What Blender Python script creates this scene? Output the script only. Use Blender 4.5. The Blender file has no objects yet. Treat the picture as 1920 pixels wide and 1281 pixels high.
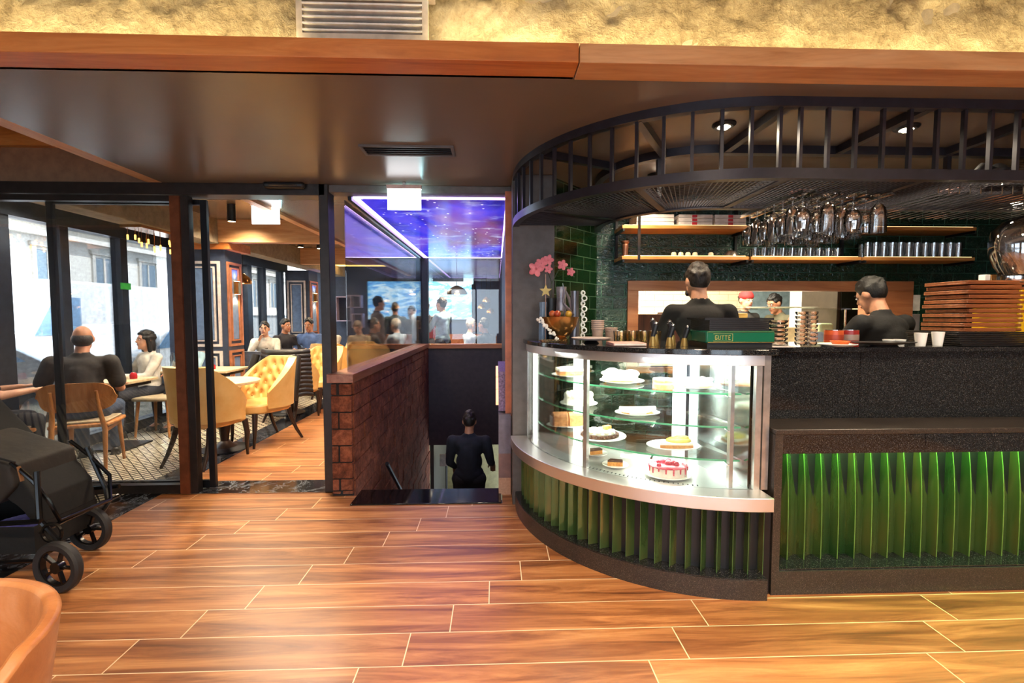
import bpy, bmesh, math, random
from mathutils import Vector, Matrix
random.seed(7)
PI = math.pi
SC = bpy.context.scene
COL = SC.collection

# ---------------------------------------------------------------- camera, world, exposure
cam_d = bpy.data.cameras.new('camera')
cam_d.sensor_width = 36.0
cam_d.lens = 870.0 / 1920.0 * 36.0
cam_d.clip_start = 0.02
cam_d.clip_end = 200
cam = bpy.data.objects.new('camera', cam_d)
COL.objects.link(cam)
cam.location = (0, 0, 1.45)
cam.rotation_euler = (math.radians(90 - 3.12), 0, math.radians(-1.98))
SC.camera = cam
SC.view_settings.view_transform = 'Standard'
SC.view_settings.look = 'None'
SC.view_settings.gamma = 1
SC.view_settings.use_curve_mapping = False
SC.view_settings.exposure = 0.95

w = bpy.data.worlds.new('world')
SC.world = w
w.use_nodes = True
wb = w.node_tree.nodes['Background']
wb.inputs[0].default_value = (0.72, 0.86, 1.0, 1)
wb.inputs[1].default_value = 3.2

def lamp(name, kind, loc, power, color=(1, .82, .6), size=.2, rot=None, spot=None, sy=None, aim=None, blend=.6):
    d = bpy.data.lights.new(name, kind)
    d.energy = power
    d.color = color
    if kind == 'AREA':
        d.size = size
        if sy:
            d.shape = 'RECTANGLE'; d.size_y = sy
    elif kind in ('POINT', 'SPOT'):
        d.shadow_soft_size = size
    if kind == 'SPOT':
        d.spot_size = math.radians(spot or 90); d.spot_blend = blend
    o = bpy.data.objects.new(name, d)
    COL.objects.link(o)
    o.location = loc
    if rot: o.rotation_euler = rot
    if aim is not None:
        o.rotation_euler = (Vector(aim) - Vector(loc)).to_track_quat('-Z', 'Y').to_euler()
    return o

sun = lamp('sun', 'SUN', (30, 0, 30), 9, (1, .98, .95)); sun.data.angle = math.radians(2); sun.rotation_euler = Vector((-.7, .1, -1)).to_track_quat('-Z', 'Y').to_euler()
# ceiling downlights of the front room (in the raised ceiling over and behind the camera)
for x, y in ((-2.4, .6), (-.8, .6), (.9, .6), (2.6, .6), (-1.6, -1.4), (.1, -1.4), (1.9, -1.4), (3.4, -1.0)):
    pw = {0: 44, 1: 84, 2: 150, 3: 170}[0 if x < -1.5 else 1 if x < .5 else 2 if x < 2.2 else 3]
    lamp('room_downlight', 'SPOT', (x, y, 3.1), pw, (1, .80, .56), .12, rot=(0, 0, 0), spot=140, blend=.8)
# cove light hidden behind the lip of the wooden beam
for x0, x1, pw in ((-4.4, -.85, 19), (-.25, 2.6, 17), (2.6, 5.0, 12)):
    lamp('cove_strip_light', 'AREA', ((x0 + x1) / 2, 2.015, 2.585), pw * .62, (1, .78, .41), x1 - x0, rot=(PI * .9, 0, 0), sy=.035)

# ---------------------------------------------------------------- helpers
def lin(c):
    out = []
    for v in c[:3]:
        v = v / 255.0
        out.append(v / 12.92 if v <= .04045 else ((v + .055) / 1.055) ** 2.4)
    return (*out, 1)

class NT:
    def __init__(s, name):
        s.m = bpy.data.materials.new(name); s.m.use_nodes = True
        s.t = s.m.node_tree; s.b = s.t.nodes['Principled BSDF']; s.out = s.t.nodes['Material Output']
        s._tc = None
    def n(s, kind, **kw):
        o = s.t.nodes.new(kind)
        for k, v in kw.items():
            if hasattr(o, k): setattr(o, k, v)
        return o
    def l(s, a, b): s.t.links.new(a, b)
    def tc(s):
        if not s._tc: s._tc = s.n('ShaderNodeTexCoord')
        return s._tc.outputs['Object']
    def geo(s):
        return s.n('ShaderNodeNewGeometry').outputs['Position']
    def math(s, op, a, b=None, c=None):
        o = s.n('ShaderNodeMath', operation=op)
        for i, v in enumerate((a, b, c)):
            if v is None: continue
            if isinstance(v, (int, float)): o.inputs[i].default_value = v
            else: s.l(v, o.inputs[i])
        return o.outputs[0]
    def mapping(s, src, scale=(1, 1, 1), loc=(0, 0, 0), rot=(0, 0, 0)):
        o = s.n('ShaderNodeMapping'); s.l(src, o.inputs[0])
        o.inputs['Scale'].default_value = scale; o.inputs['Location'].default_value = loc; o.inputs['Rotation'].default_value = rot
        return o.outputs[0]
    def noise(s, src, scale, detail=4, rough=.55, dist=0):
        o = s.n('ShaderNodeTexNoise'); s.l(src, o.inputs['Vector'])
        o.inputs['Scale'].default_value = scale; o.inputs['Detail'].default_value = detail
        o.inputs['Roughness'].default_value = rough; o.inputs['Distortion'].default_value = dist
        return o.outputs['Fac']
    def ramp(s, fac, stops):
        o = s.n('ShaderNodeValToRGB'); s.l(fac, o.inputs[0])
        e = o.color_ramp.elements
        while len(e) < len(stops): e.new(.5)
        for i, (p, c) in enumerate(stops):
            e[i].position = p; e[i].color = c if len(c) == 4 else lin(c)
        return o.outputs[0]
    def mix(s, fac, a, b, mode='MIX'):
        o = s.n('ShaderNodeMix', data_type='RGBA', blend_type=mode)
        for i, v in ((0, fac), (6, a), (7, b)):
            if isinstance(v, (int, float)): o.inputs[i].default_value = v
            elif isinstance(v, tuple): o.inputs[i].default_value = v if len(v) == 4 else lin(v)
            else: s.l(v, o.inputs[i])
        return o.outputs[2]
    def bump(s, h, strength=.3, dist=.01):
        o = s.n('ShaderNodeBump'); s.l(h, o.inputs['Height'])
        o.inputs['Strength'].default_value = strength; o.inputs['Distance'].default_value = dist
        s.l(o.outputs[0], s.b.inputs['Normal'])
    def set(s, rough=.5, metal=0, spec=.5, color=None, coat=0):
        s.b.inputs['Roughness'].default_value = rough; s.b.inputs['Metallic'].default_value = metal
        s.b.inputs['Specular IOR Level'].default_value = spec
        s.b.inputs['Coat Weight'].default_value = coat
        if color is not None:
            if isinstance(color, tuple): s.b.inputs['Base Color'].default_value = lin(color) if len(color) == 3 else color
            else: s.l(color, s.b.inputs['Base Color'])
        return s

def MT(name, rgb, rough=.5, metal=0, var=None, bump=None, spec=.5, coat=0, scale=(1, 1, 1)):
    """plain procedural material; var=(noise scale, second rgb), bump=(noise scale, strength)"""
    t = NT(name)
    v = t.mapping(t.tc(), scale)
    vs, rgb2 = var if var else (14, tuple(int(max(0, c * .86)) for c in rgb))
    col = t.mix(t.ramp(t.noise(v, vs, 5), [(.35, (0, 0, 0, 1)), (.65, (1, 1, 1, 1))]), rgb, rgb2)
    t.set(rough, metal, spec, col, coat)
    if bump: t.bump(t.noise(v, bump[0], 5), bump[1], .01)
    return t.m

def EM(name, rgb, strength):
    t = NT(name); t.set(.6, color=rgb)
    t.b.inputs['Emission Color'].default_value = lin(rgb); t.b.inputs['Emission Strength'].default_value = strength
    return t.m

def glass_pane(name, tint=(254, 254, 254), refl=.9, rough=0.0, base=.04):
    """thin sheet: clear transmission plus Fresnel mirror"""
    t = NT(name); t.t.nodes.remove(t.b)
    tr = t.n('ShaderNodeBsdfTransparent'); tr.inputs[0].default_value = lin(tint)
    gl = t.n('ShaderNodeBsdfGlossy'); gl.inputs['Roughness'].default_value = rough
    gl.inputs['Color'].default_value = (refl, refl, refl, 1)
    lw = t.n('ShaderNodeFresnel'); lw.inputs[0].default_value = 1.35
    f = t.math('ADD', t.math('MULTIPLY', lw.outputs[0], .8), base)
    mx = t.n('ShaderNodeMixShader'); t.l(f, mx.inputs[0]); t.l(tr.outputs[0], mx.inputs[1]); t.l(gl.outputs[0], mx.inputs[2])
    t.l(mx.outputs[0], t.out.inputs[0])
    return t.m

class MB:
    def __init__(s): s.bm = bmesh.new(); s.uvs = None
    def faces(s, vs, fs, M=None):
        bv = [s.bm.verts.new((M @ Vector(v)) if M else v) for v in vs]
        for f in fs:
            try: s.bm.faces.new([bv[i] for i in f])
            except ValueError: pass
        return s
    def box(s, x0, x1, y0, y1, z0, z1, M=None):
        vs = [(x, y, z) for z in (z0, z1) for y in (y0, y1) for x in (x0, x1)]
        return s.faces(vs, [(0, 2, 3, 1), (4, 5, 7, 6), (0, 1, 5, 4), (2, 6, 7, 3), (0, 4, 6, 2), (1, 3, 7, 5)], M)
    def bar(s, p0, p1, w, h, up=(0, 0, 1)):
        """rectangular bar from p0 to p1"""
        p0, p1 = Vector(p0), Vector(p1); d = (p1 - p0); L = d.length; d.normalize()
        u = Vector(up)
        if abs(d.dot(u)) > .98: u = Vector((0, 1, 0))
        sd = d.cross(u).normalized(); u = sd.cross(d)
        M = Matrix((( d.x, sd.x, u.x, p0.x), (d.y, sd.y, u.y, p0.y), (d.z, sd.z, u.z, p0.z), (0, 0, 0, 1)))
        return s.box(0, L, -w / 2, w / 2, -h / 2, h / 2, M)
    def tube(s, pts, r, n=8, cap=True, closed=False, flat=1.0):
        pts = [Vector(p) for p in pts]; N = len(pts)
        rs = r if isinstance(r, (list, tuple)) else [r] * N
        rings = []; prev = None
        for i, p in enumerate(pts):
            a = pts[(i - 1) % N] if (i or closed) else p
            b = pts[(i + 1) % N] if (i < N - 1 or closed) else p
            d = (b - a).normalized()
            if prev is None:
                u = Vector((0, 0, 1)) if abs(d.z) < .9 else Vector((1, 0, 0))
                u = (u - d * u.dot(d)).normalized()
            else:
                u = (prev - d * prev.dot(d)).normalized()
            prev = u; v = d.cross(u)
            rings.append([s.bm.verts.new(p + (u * math.cos(t) + v * math.sin(t) * flat) * rs[i]) for t in [2 * PI * k / n for k in range(n)]])
        m = N if closed else N - 1
        for i in range(m):
            A, B = rings[i], rings[(i + 1) % N]
            for k in range(n):
                s.bm.faces.new((A[k], A[(k + 1) % n], B[(k + 1) % n], B[k]))
        if cap and not closed:
            s.bm.faces.new(list(reversed(rings[0]))); s.bm.faces.new(rings[-1])
        return s
    def cyl(s, p0, p1, r0, r1=None, n=16): return s.tube([p0, p1], [r0, r0 if r1 is None else r1], n)
    def lathe(s, prof, c=(0, 0, 0), n=28, M=None, sx=1, sy=1):
        rings = []
        for r, z in prof:
            if r < 1e-5: rings.append([s.bm.verts.new(s._t((c[0], c[1], c[2] + z), M))])
            else: rings.append([s.bm.verts.new(s._t((c[0] + sx * r * math.cos(2 * PI * k / n), c[1] + sy * r * math.sin(2 * PI * k / n), c[2] + z), M)) for k in range(n)])
        for A, B in zip(rings, rings[1:]):
            for k in range(n):
                k2 = (k + 1) % n
                if len(A) == 1 and len(B) == 1: continue
                if len(A) == 1: s.bm.faces.new((A[0], B[k2], B[k]))
                elif len(B) == 1: s.bm.faces.new((A[k], A[k2], B[0]))
                else: s.bm.faces.new((A[k], A[k2], B[k2], B[k]))
        return s
    def _t(s, v, M): return (M @ Vector(v)) if M else Vector(v)
    def prism(s, poly, z0, z1, M=None):
        n = len(poly)
        vs = [(x, y, z0) for x, y in poly] + [(x, y, z1) for x, y in poly]
        return s.faces(vs, [tuple(reversed(range(n))), tuple(range(n, 2 * n))] + [(i, (i + 1) % n, n + (i + 1) % n, n + i) for i in range(n)], M)
    def sector(s, cx, cy, r0, r1, z0, z1, a0, a1, n=32):
        """curved wall between two radii"""
        vs = []; fs = []
        for i in range(n + 1):
            a = math.radians(a0 + (a1 - a0) * i / n); c, q = math.cos(a), math.sin(a)
            vs += [(cx + r0 * c, cy + r0 * q, z0), (cx + r1 * c, cy + r1 * q, z0), (cx + r1 * c, cy + r1 * q, z1), (cx + r0 * c, cy + r0 * q, z1)]
        for i in range(n):
            a, b = 4 * i, 4 * i + 4
            for k in range(4):
                k2 = (k + 1) % 4
                fs.append((a + k, a + k2, b + k2, b + k))
        fs += [(3, 2, 1, 0), (4 * n, 4 * n + 1, 4 * n + 2, 4 * n + 3)]
        return s.faces(vs, fs)
    def ball(s, c, r, M=None, seg=16, rings=10):
        if isinstance(r, (int, float)): r = (r, r, r)
        prof = [(math.sin(PI * i / rings), -math.cos(PI * i / rings)) for i in range(rings + 1)]
        vs = []; 
        R = []
        for q, z in prof:
            if q < 1e-5: R.append([s.bm.verts.new(s._t((c[0], c[1], c[2] + z * r[2]), M))])
            else: R.append([s.bm.verts.new(s._t((c[0] + r[0] * q * math.cos(2 * PI * k / seg), c[1] + r[1] * q * math.sin(2 * PI * k / seg), c[2] + z * r[2]), M)) for k in range(seg)])
        for A, B in zip(R, R[1:]):
            for k in range(seg):
                k2 = (k + 1) % seg
                if len(A) == 1: s.bm.faces.new((A[0], B[k2], B[k]))
                elif len(B) == 1: s.bm.faces.new((A[k], A[k2], B[0]))
                else: s.bm.faces.new((A[k], A[k2], B[k2], B[k]))
        return s
    def cap(s, p0, r0, p1, r1, n=12):
        """capsule with round ends"""
        s.tube([p0, p1], [r0, r1], n); s.ball(p0, r0, seg=n, rings=8); s.ball(p1, r1, seg=n, rings=8); return s
    def grid(s, fn, nu, nv, thick=None):
        """surface from fn(u,v); with thick (a function returning offset vector) it is closed"""
        P = [[Vector(fn(i / nu, j / nv)) for j in range(nv + 1)] for i in range(nu + 1)]
        A = [[s.bm.verts.new(p) for p in row] for row in P]
        for i in range(nu):
            for j in range(nv): s.bm.faces.new((A[i][j], A[i + 1][j], A[i + 1][j + 1], A[i][j + 1]))
        if thick:
            B = [[s.bm.verts.new(P[i][j] + Vector(thick(i / nu, j / nv))) for j in range(nv + 1)] for i in range(nu + 1)]
            for i in range(nu):
                for j in range(nv): s.bm.faces.new((B[i][j + 1], B[i + 1][j + 1], B[i + 1][j], B[i][j]))
            for i in range(nu):
                s.bm.faces.new((A[i][0], B[i][0], B[i + 1][0], A[i + 1][0])); s.bm.faces.new((A[i + 1][nv], B[i + 1][nv], B[i][nv], A[i][nv]))
            for j in range(nv):
                s.bm.faces.new((A[0][j + 1], B[0][j + 1], B[0][j], A[0][j])); s.bm.faces.new((A[nu][j], B[nu][j], B[nu][j + 1], A[nu][j + 1]))
        return s

def obj(name, mb, mat, parent=None, bevel=0, remesh=0, smooth_it=0, subsurf=0, sharp=38, origin=None):
    me = bpy.data.meshes.new(name)
    bmesh.ops.recalc_face_normals(mb.bm, faces=mb.bm.faces)
    base = Vector((0, 0, 0))
    if parent is not None:
        r = parent
        while r.parent: r = r.parent
        base = Vector(r.location)
    else:
        if origin is not None: base = Vector(origin)
        else:
            vs = [v.co for v in mb.bm.verts]
            base = Vector(((min(v.x for v in vs) + max(v.x for v in vs)) / 2, (min(v.y for v in vs) + max(v.y for v in vs)) / 2, min(v.z for v in vs)))
    for v in mb.bm.verts: v.co -= base
    mb.bm.to_mesh(me); mb.bm.free()
    o = bpy.data.objects.new(name, me); COL.objects.link(o)
    if parent is not None: o.parent = parent
    else: o.location = base
    if isinstance(mat, (list, tuple)):
        for m in mat: me.materials.append(m)
    elif mat: me.materials.append(mat)
    me.shade_smooth()
    if not remesh: me.set_sharp_from_angle(angle=math.radians(sharp))
    if remesh:
        m = o.modifiers.new('remesh', 'REMESH'); m.mode = 'VOXEL'; m.voxel_size = remesh; m.use_smooth_shade = True
        if smooth_it:
            q = o.modifiers.new('smooth', 'SMOOTH'); q.iterations = smooth_it; q.factor = .5
    if bevel:
        m = o.modifiers.new('bevel', 'BEVEL'); m.width = bevel; m.segments = 2; m.limit_method = 'ANGLE'; m.angle_limit = math.radians(40)
    if subsurf:
        m = o.modifiers.new('subsurf', 'SUBSURF'); m.levels = subsurf; m.render_levels = subsurf
    return o

def thing(name, label, cat, loc=(0, 0, 0), rotz=0, group=None):
    o = bpy.data.objects.new(name, None); COL.objects.link(o)
    o.empty_display_size = .1
    o.location = loc; o.rotation_euler = (0, 0, rotz)
    o['label'] = label; o['category'] = cat
    if group: o['group'] = group
    return o
def tag(o, label, cat, group=None):
    o['label'] = label; o['category'] = cat
    if group: o['group'] = group
    return o
def struct(name, mb, mat, parent=None, **kw):
    o = obj(name, mb, mat, parent, **kw)
    if parent is None: o['kind'] = 'structure'
    return o
def sroot(name, loc):
    o = bpy.data.objects.new(name, None); COL.objects.link(o); o.location = loc; o['kind'] = 'structure'; return o
def dup(root, loc, rotz=0, label=None, group=None, scale=None):
    def cp(o, par):
        c = o.copy(); COL.objects.link(c)
        if par is not None: c.parent = par
        for ch in list(o.children): cp(ch, c)
        return c
    r = cp(root, None); r.location = loc; r.rotation_euler = (0, 0, rotz)
    if scale: r.scale = (scale,) * 3 if isinstance(scale, (int, float)) else scale
    if label: r['label'] = label
    if group: r['group'] = group
    return r
def place(root, loc, rotz=0, label=None):
    root.location = loc; root.rotation_euler = (0, 0, rotz)
    if label: root['label'] = label
    return root

# ---------------------------------------------------------------- materials
def wood_mat(name, c1, c2, c3=None, axis=0, rough=.4, scale=1.0, bump=.08, coat=0):
    t = NT(name); c3 = c3 or c1
    sc = [9, 9, 9]; sc[axis] = .9
    v = t.mapping(t.tc(), tuple(q * scale for q in sc))
    n1 = t.noise(v, 1.6, 6, .6, 1.2); n2 = t.noise(v, 9, 4, .6, .3)
    col = t.ramp(n1, [(.3, c1), (.5, c2), (.7, c3)])
    col = t.mix(t.math('MULTIPLY', n2, .35), col, tuple(int(q * .6) for q in c1))
    t.set(rough, 0, .5, col, coat); t.bump(n2, bump, .004)
    return t.m

def plank_mat():
    t = NT('oak_look_plank_tiles')
    p = t.geo(); sp = t.n('ShaderNodeSeparateXYZ'); t.l(p, sp.inputs[0])
    X, Y = sp.outputs[0], sp.outputs[1]
    W, L = .203, 1.21
    ry = t.math('DIVIDE', t.math('SUBTRACT', Y, 2.065), W)
    row = t.math('FLOOR', ry)
    u = t.math('DIVIDE', t.math('SUBTRACT', t.math('SUBTRACT', X, t.math('MULTIPLY', row, .177)), -.215), L)
    cell = t.math('FLOOR', u)
    fu = t.math('FRACT', u); fv = t.math('FRACT', ry)
    gap = t.math('MAXIMUM', t.math('LESS_THAN', t.math('MINIMUM', fu, t.math('SUBTRACT', 1.0, fu)), .0022),
                 t.math('LESS_THAN', t.math('MINIMUM', fv, t.math('SUBTRACT', 1.0, fv)), .011))
    cb = t.n('ShaderNodeCombineXYZ'); t.l(cell, cb.inputs[0]); t.l(row, cb.inputs[1])
    wn = t.n('ShaderNodeTexWhiteNoise'); t.l(cb.outputs[0], wn.inputs[0])
    off = t.n('ShaderNodeVectorMath', operation='MULTIPLY_ADD'); t.l(wn.outputs['Color'], off.inputs[0])
    off.inputs[1].default_value = (37, 53, 11); t.l(p, off.inputs[2])
    v = t.mapping(off.outputs[0], (.75, 9, 1))
    n1 = t.noise(v, 1.3, 8, .66, .9); n2 = t.noise(t.mapping(off.outputs[0], (3, 60, 1)), 2.2, 4, .6)
    col = t.ramp(n1, [(.30, (92, 54, 30)), (.43, (140, 86, 48)), (.55, (178, 118, 70)), (.70, (208, 152, 98))])
    col = t.mix(t.math('MULTIPLY', n2, .38), col, (100, 60, 34))
    hv = t.n('ShaderNodeHueSaturation'); t.l(col, hv.inputs['Color'])
    t.l(t.math('MULTIPLY_ADD', wn.outputs['Value'], .32, .86), hv.inputs['Value']); hv.inputs['Saturation'].default_value = 1.0
    col = t.mix(gap, hv.outputs[0], (222, 196, 160))
    t.set(.34, 0, .5, col)
    rr = t.math('MULTIPLY_ADD', n2, .2, .26); t.l(rr, t.b.inputs['Roughness'])
    t.bump(t.math('SUBTRACT', t.math('MULTIPLY', n2, .25), gap), .25, .002)
    return t.m

def tile_mat(name, c1, c2, grout, tw, th, along='x', rough=.12, rot=0, bumpy=1.3):
    t = NT(name)
    v = t.mapping(t.tc(), (1, 1, 1), rot=(0, 0, rot))
    sp = t.n('ShaderNodeSeparateXYZ'); t.l(v, sp.inputs[0])
    U = sp.outputs[0] if along == 'x' else sp.outputs[1]
    rz = t.math('DIVIDE', sp.outputs[2], th); row = t.math('FLOOR', rz)
    uu = t.math('ADD', t.math('DIVIDE', U, tw), t.math('MULTIPLY', row, .5))
    fu = t.math('FRACT', uu); fz = t.math('FRACT', rz)
    g = t.math('MAXIMUM', t.math('LESS_THAN', t.math('MINIMUM', fu, t.math('SUBTRACT', 1.0, fu)), .003 / tw),
               t.math('LESS_THAN', t.math('MINIMUM', fz, t.math('SUBTRACT', 1.0, fz)), .003 / th))
    cb = t.n('ShaderNodeCombineXYZ'); t.l(t.math('FLOOR', uu), cb.inputs[0]); t.l(row, cb.inputs[1])
    wn = t.n('ShaderNodeTexWhiteNoise'); t.l(cb.outputs[0], wn.inputs[0])
    n1 = t.noise(t.mapping(t.tc(), (1, 1, 1.5)), 30, 3, .6, .8)
    col = t.mix(t.math('MULTIPLY_ADD', wn.outputs['Value'], .6, t.math('MULTIPLY', n1, .5)), c1, c2)
    col = t.mix(g, col, grout)
    t.set(rough, 0, .7, col)
    t.l(t.math('MULTIPLY_ADD', g, .5, rough), t.b.inputs['Roughness'])
    t.bump(t.math('SUBTRACT', t.math('MULTIPLY', n1, bumpy), t.math('MULTIPLY', g, .6)), .55, .02)
    return t.m

def granite_mat(name, dark=(24, 23, 24), mid=(66, 60, 56), light=(120, 112, 102), rough=.08):
    t = NT(name)
    vo = t.n('ShaderNodeTexVoronoi'); t.l(t.tc(), vo.inputs['Vector']); vo.inputs['Scale'].default_value = 420
    sp = t.n('ShaderNodeSeparateColor'); t.l(vo.outputs['Color'], sp.inputs[0])
    col = t.ramp(sp.outputs[0], [(.0, dark), (.55, dark), (.72, mid), (.93, mid), (.97, light)])
    col = t.mix(t.math('MULTIPLY', t.noise(t.tc(), 60, 4), .5), col, dark)
    t.set(rough, 0, .6, col)
    return t.m

def concrete_mat(name, c1, c2, c3, bump=.8, scale=1.0, dist=.05):
    t = NT(name)
    n1 = t.noise(t.tc(), 2.2 * scale, 9, .68, .8); n2 = t.noise(t.tc(), 17 * scale, 8, .7, .2)
    mu = t.math('MULTIPLY_ADD', n2, .45, t.math('MULTIPLY', n1, .6))
    col = t.ramp(mu, [(.35, c1), (.5, c2), (.66, c3)])
    t.set(.9, 0, .2, col); t.bump(mu, bump, dist)
    return t.m

M_FLOOR = plank_mat()
M_WOODORANGE = wood_mat('varnished_beech_board', (166, 92, 38), (196, 116, 52), (214, 138, 72), 0, .38)
M_WOODPALE = wood_mat('pale_oak_board', (176, 120, 70), (204, 150, 98), (216, 168, 118), 0, .45)
M_WOODPALE_Y = wood_mat('pale_oak_board_lengthwise', (176, 120, 70), (204, 150, 98), (216, 168, 118), 1, .45)
M_CAP = wood_mat('red_brown_wood_cap', (128, 76, 52), (156, 98, 70), (172, 116, 86), 1, .35)
M_CHAIRWOOD = wood_mat('oak_chair_wood', (150, 92, 42), (190, 124, 64), (206, 146, 86), 2, .4)
M_SHELFWOOD = wood_mat('bar_shelf_oak', (170, 104, 46), (205, 138, 70), (222, 160, 92), 0, .4)
M_TRAYWOOD = wood_mat('serving_board_wood', (104, 54, 26), (146, 82, 42), (176, 110, 64), 0, .45)
M_FRAMEWOOD = wood_mat('pass_frame_wood', (140, 84, 50), (166, 104, 66), (176, 118, 80), 0, .45)
M_CEIL = NT('satin_taupe_ceiling')
M_CEIL.set(.27, 0, .5, M_CEIL.mix(M_CEIL.noise(M_CEIL.tc(), .9, 3), (116, 102, 88), (98, 88, 78)))
M_CEIL.bump(M_CEIL.noise(M_CEIL.mapping(M_CEIL.tc(), (1, 3, 1)), 1.2, 3), .12, .02); M_CEIL = M_CEIL.m
M_CONC = concrete_mat('rough_board_marked_concrete', (104, 88, 62), (172, 154, 118), (206, 190, 152), 1.0, 1.3, .12)
M_CONC2 = concrete_mat('grey_brown_concrete', (96, 88, 72), (136, 124, 104), (160, 148, 126), .35, .8, .02)
M_DARKMETAL = MT('dark_bronze_metal', (58, 50, 47), .36, .5, bump=(300, .03))
M_BLACKMETAL = MT('black_powder_coated_steel', (30, 30, 34), .38, .4)
M_DARKWALL = MT('dark_brown_grey_paint', (70, 60, 55), .55, 0, bump=(80, .05))
M_TAUPE = MT('taupe_paint', (92, 84, 80), .5, 0, bump=(90, .05))
M_STEEL = NT('brushed_stainless_steel'); M_STEEL.set(.34, .9, .5, (232, 228, 224)); M_STEEL.bump(M_STEEL.noise(M_STEEL.mapping(M_STEEL.tc(), (2, 2, 220)), 3, 3), .06, .002); M_STEEL = M_STEEL.m
M_CHROME = MT('polished_steel', (215, 214, 212), .12, 1)
M_GRANITE = granite_mat('polished_dark_granite', (16, 18, 21), (48, 48, 50), (96, 94, 90))
M_GRANITE_SAT = granite_mat('honed_brown_granite', (34, 30, 28), (70, 62, 56), (112, 102, 92), .3)
M_BLACKGLASS = MT('black_polished_stone', (16, 15, 16), .06, 0, spec=.6)
M_TILE = tile_mat('green_glazed_wall_tiles', (8, 40, 27), (13, 52, 36), (34, 74, 58), .205, .108)
M_TILE_D = tile_mat('green_glazed_side_tiles', (9, 30, 15), (16, 40, 20), (44, 70, 46), .205, .108, rot=-math.atan2(.50, .45), bumpy=.12)
M_WHITETILE = tile_mat('cream_kitchen_wall_tiles', (226, 208, 170), (236, 220, 184), (170, 148, 112), .3, .1, rough=.3)
M_WHITE = MT('white_paint', (225, 222, 214), .6)
M_PORC = MT('white_porcelain', (236, 234, 228), .18, 0, var=(3, (228, 226, 220)))
M_BLACKPL = MT('matte_black_plastic', (24, 24, 26), .45)
M_GLASS = glass_pane('clear_window_glass', base=.01)
M_GLASS2 = glass_pane('partition_glass', (252, 253, 254), .9, 0, .025)
M_CASEGLASS = glass_pane('display_case_glass', (254, 255, 254), .8, 0, .01)
M_SHELFGLASS = glass_pane('green_edged_shelf_glass', (247, 253, 249), .8, 0, .03)
M_WINEGLASS = glass_pane('drinking_glass', (252, 252, 252), 1.0, .04, .2)
# ================================================================ SETTING
XW = -4.6           # window wall
YD = 3.85           # glazed door line
# floors
fb = MB()
for x0, x1, y0, y1 in ((-2.73, 5.2, -4, 3.52), (.05, 5.2, 3.52, YD), (-2.73, -1.34, 3.52, 3.80), (-1.34, .05, 3.52, 3.53), (-2.73, -1.34, 4.10, 12.2),
                       (-2.73, -1.34, 3.79, 3.81), (-1.34, 5.2, 8.05, 12.2)):
    fb.box(x0, x1, y0, y1, -.12, 0)
fb.box(-1.34, -1.1, 3.53, 3.72, -.12, 0)
struct('floor', fb, M_FLOOR)
# mosaic of small light diamonds on dark
t = NT('black_and_cream_mosaic')
v = t.mapping(t.geo(), (15, 15, 15), rot=(0, 0, PI / 4)); sp = t.n('ShaderNodeSeparateXYZ'); t.l(v, sp.inputs[0])
fx = t.math('ABSOLUTE', t.math('SUBTRACT', t.math('FRACT', sp.outputs[0]), .5)); fy = t.math('ABSOLUTE', t.math('SUBTRACT', t.math('FRACT', sp.outputs[1]), .5))
inn = t.math('MULTIPLY', t.math('LESS_THAN', fx, .33), t.math('LESS_THAN', fy, .43))
t.set(.25, 0, .5, t.mix(inn, (34, 34, 38), (214, 202, 176)))
M_MOSAIC = t.m
struct('floor', MB().box(-7.2, -3.03, -4, 12.2, -.12, 0), M_MOSAIC)
t = NT('black_marble'); v = t.noise(t.tc(), 5, 8, .7, 2.5)
t.set(.12, 0, .6, t.ramp(v, [(.4, (20, 20, 23)), (.52, (36, 37, 42)), (.56, (110, 114, 120)), (.6, (30, 30, 34))]))
M_MARBLE = t.m
struct('trim_1', MB().box(-3.03, -2.73, -4, 12.2, -.1, .001), M_MARBLE)
struct('trim_2', MB().box(-2.73, -1.34, 3.81, 4.10, -.1, .001), M_MARBLE)
struct('trim_3', MB().box(-1.12, .04, 3.52, 3.82, -.1, .012), M_BLACKGLASS, bevel=.004)

# ceilings
struct('ceiling', MB().box(-7.2, 5.2, -4, 2.3, 3.25, 3.35), MT('cream_plaster_ceiling', (222, 206, 178), .7))  # unseen ceiling, its cream tone lightened to brighten reflections in the steel
cb = MB()
cb.box(-2.62, 5.2, 2.09, 4.0, 2.5, 2.56)
cb.box(.12, 5.2, 4.0, 4.15, 2.5, 2.56)
cb.box(-2.2, -1.27, 4.0, 9.4, 2.5, 2.56)
cb.box(-1.27, .3, 8.0, 12.2, 2.5, 2.56)
cb.box(-2.2, -1.27, 9.4, 12.2, 2.5, 2.56)
struct('ceiling', cb, M_CEIL)
# recess left of the front ceiling
struct('ceiling', MB().box(-7.2, -2.72, 2.09, 3.95, 2.98, 3.02), M_CEIL)
struct('wall_front_left_upper', MB().box(-7.2, -2.74, 3.93, 4.0, 2.5, 3.0), MT('brown_panel_above_door', (150, 108, 80), .45))
struct('trim_4', MB().box(-2.735, -2.62, 2.11, 3.93, 2.5, 2.98), M_WOODPALE_Y, bevel=.003)
struct('trim_5', MB().box(-7.2, -2.735, 3.88, 3.93, 2.80, 2.98), M_WOODORANGE)
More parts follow.
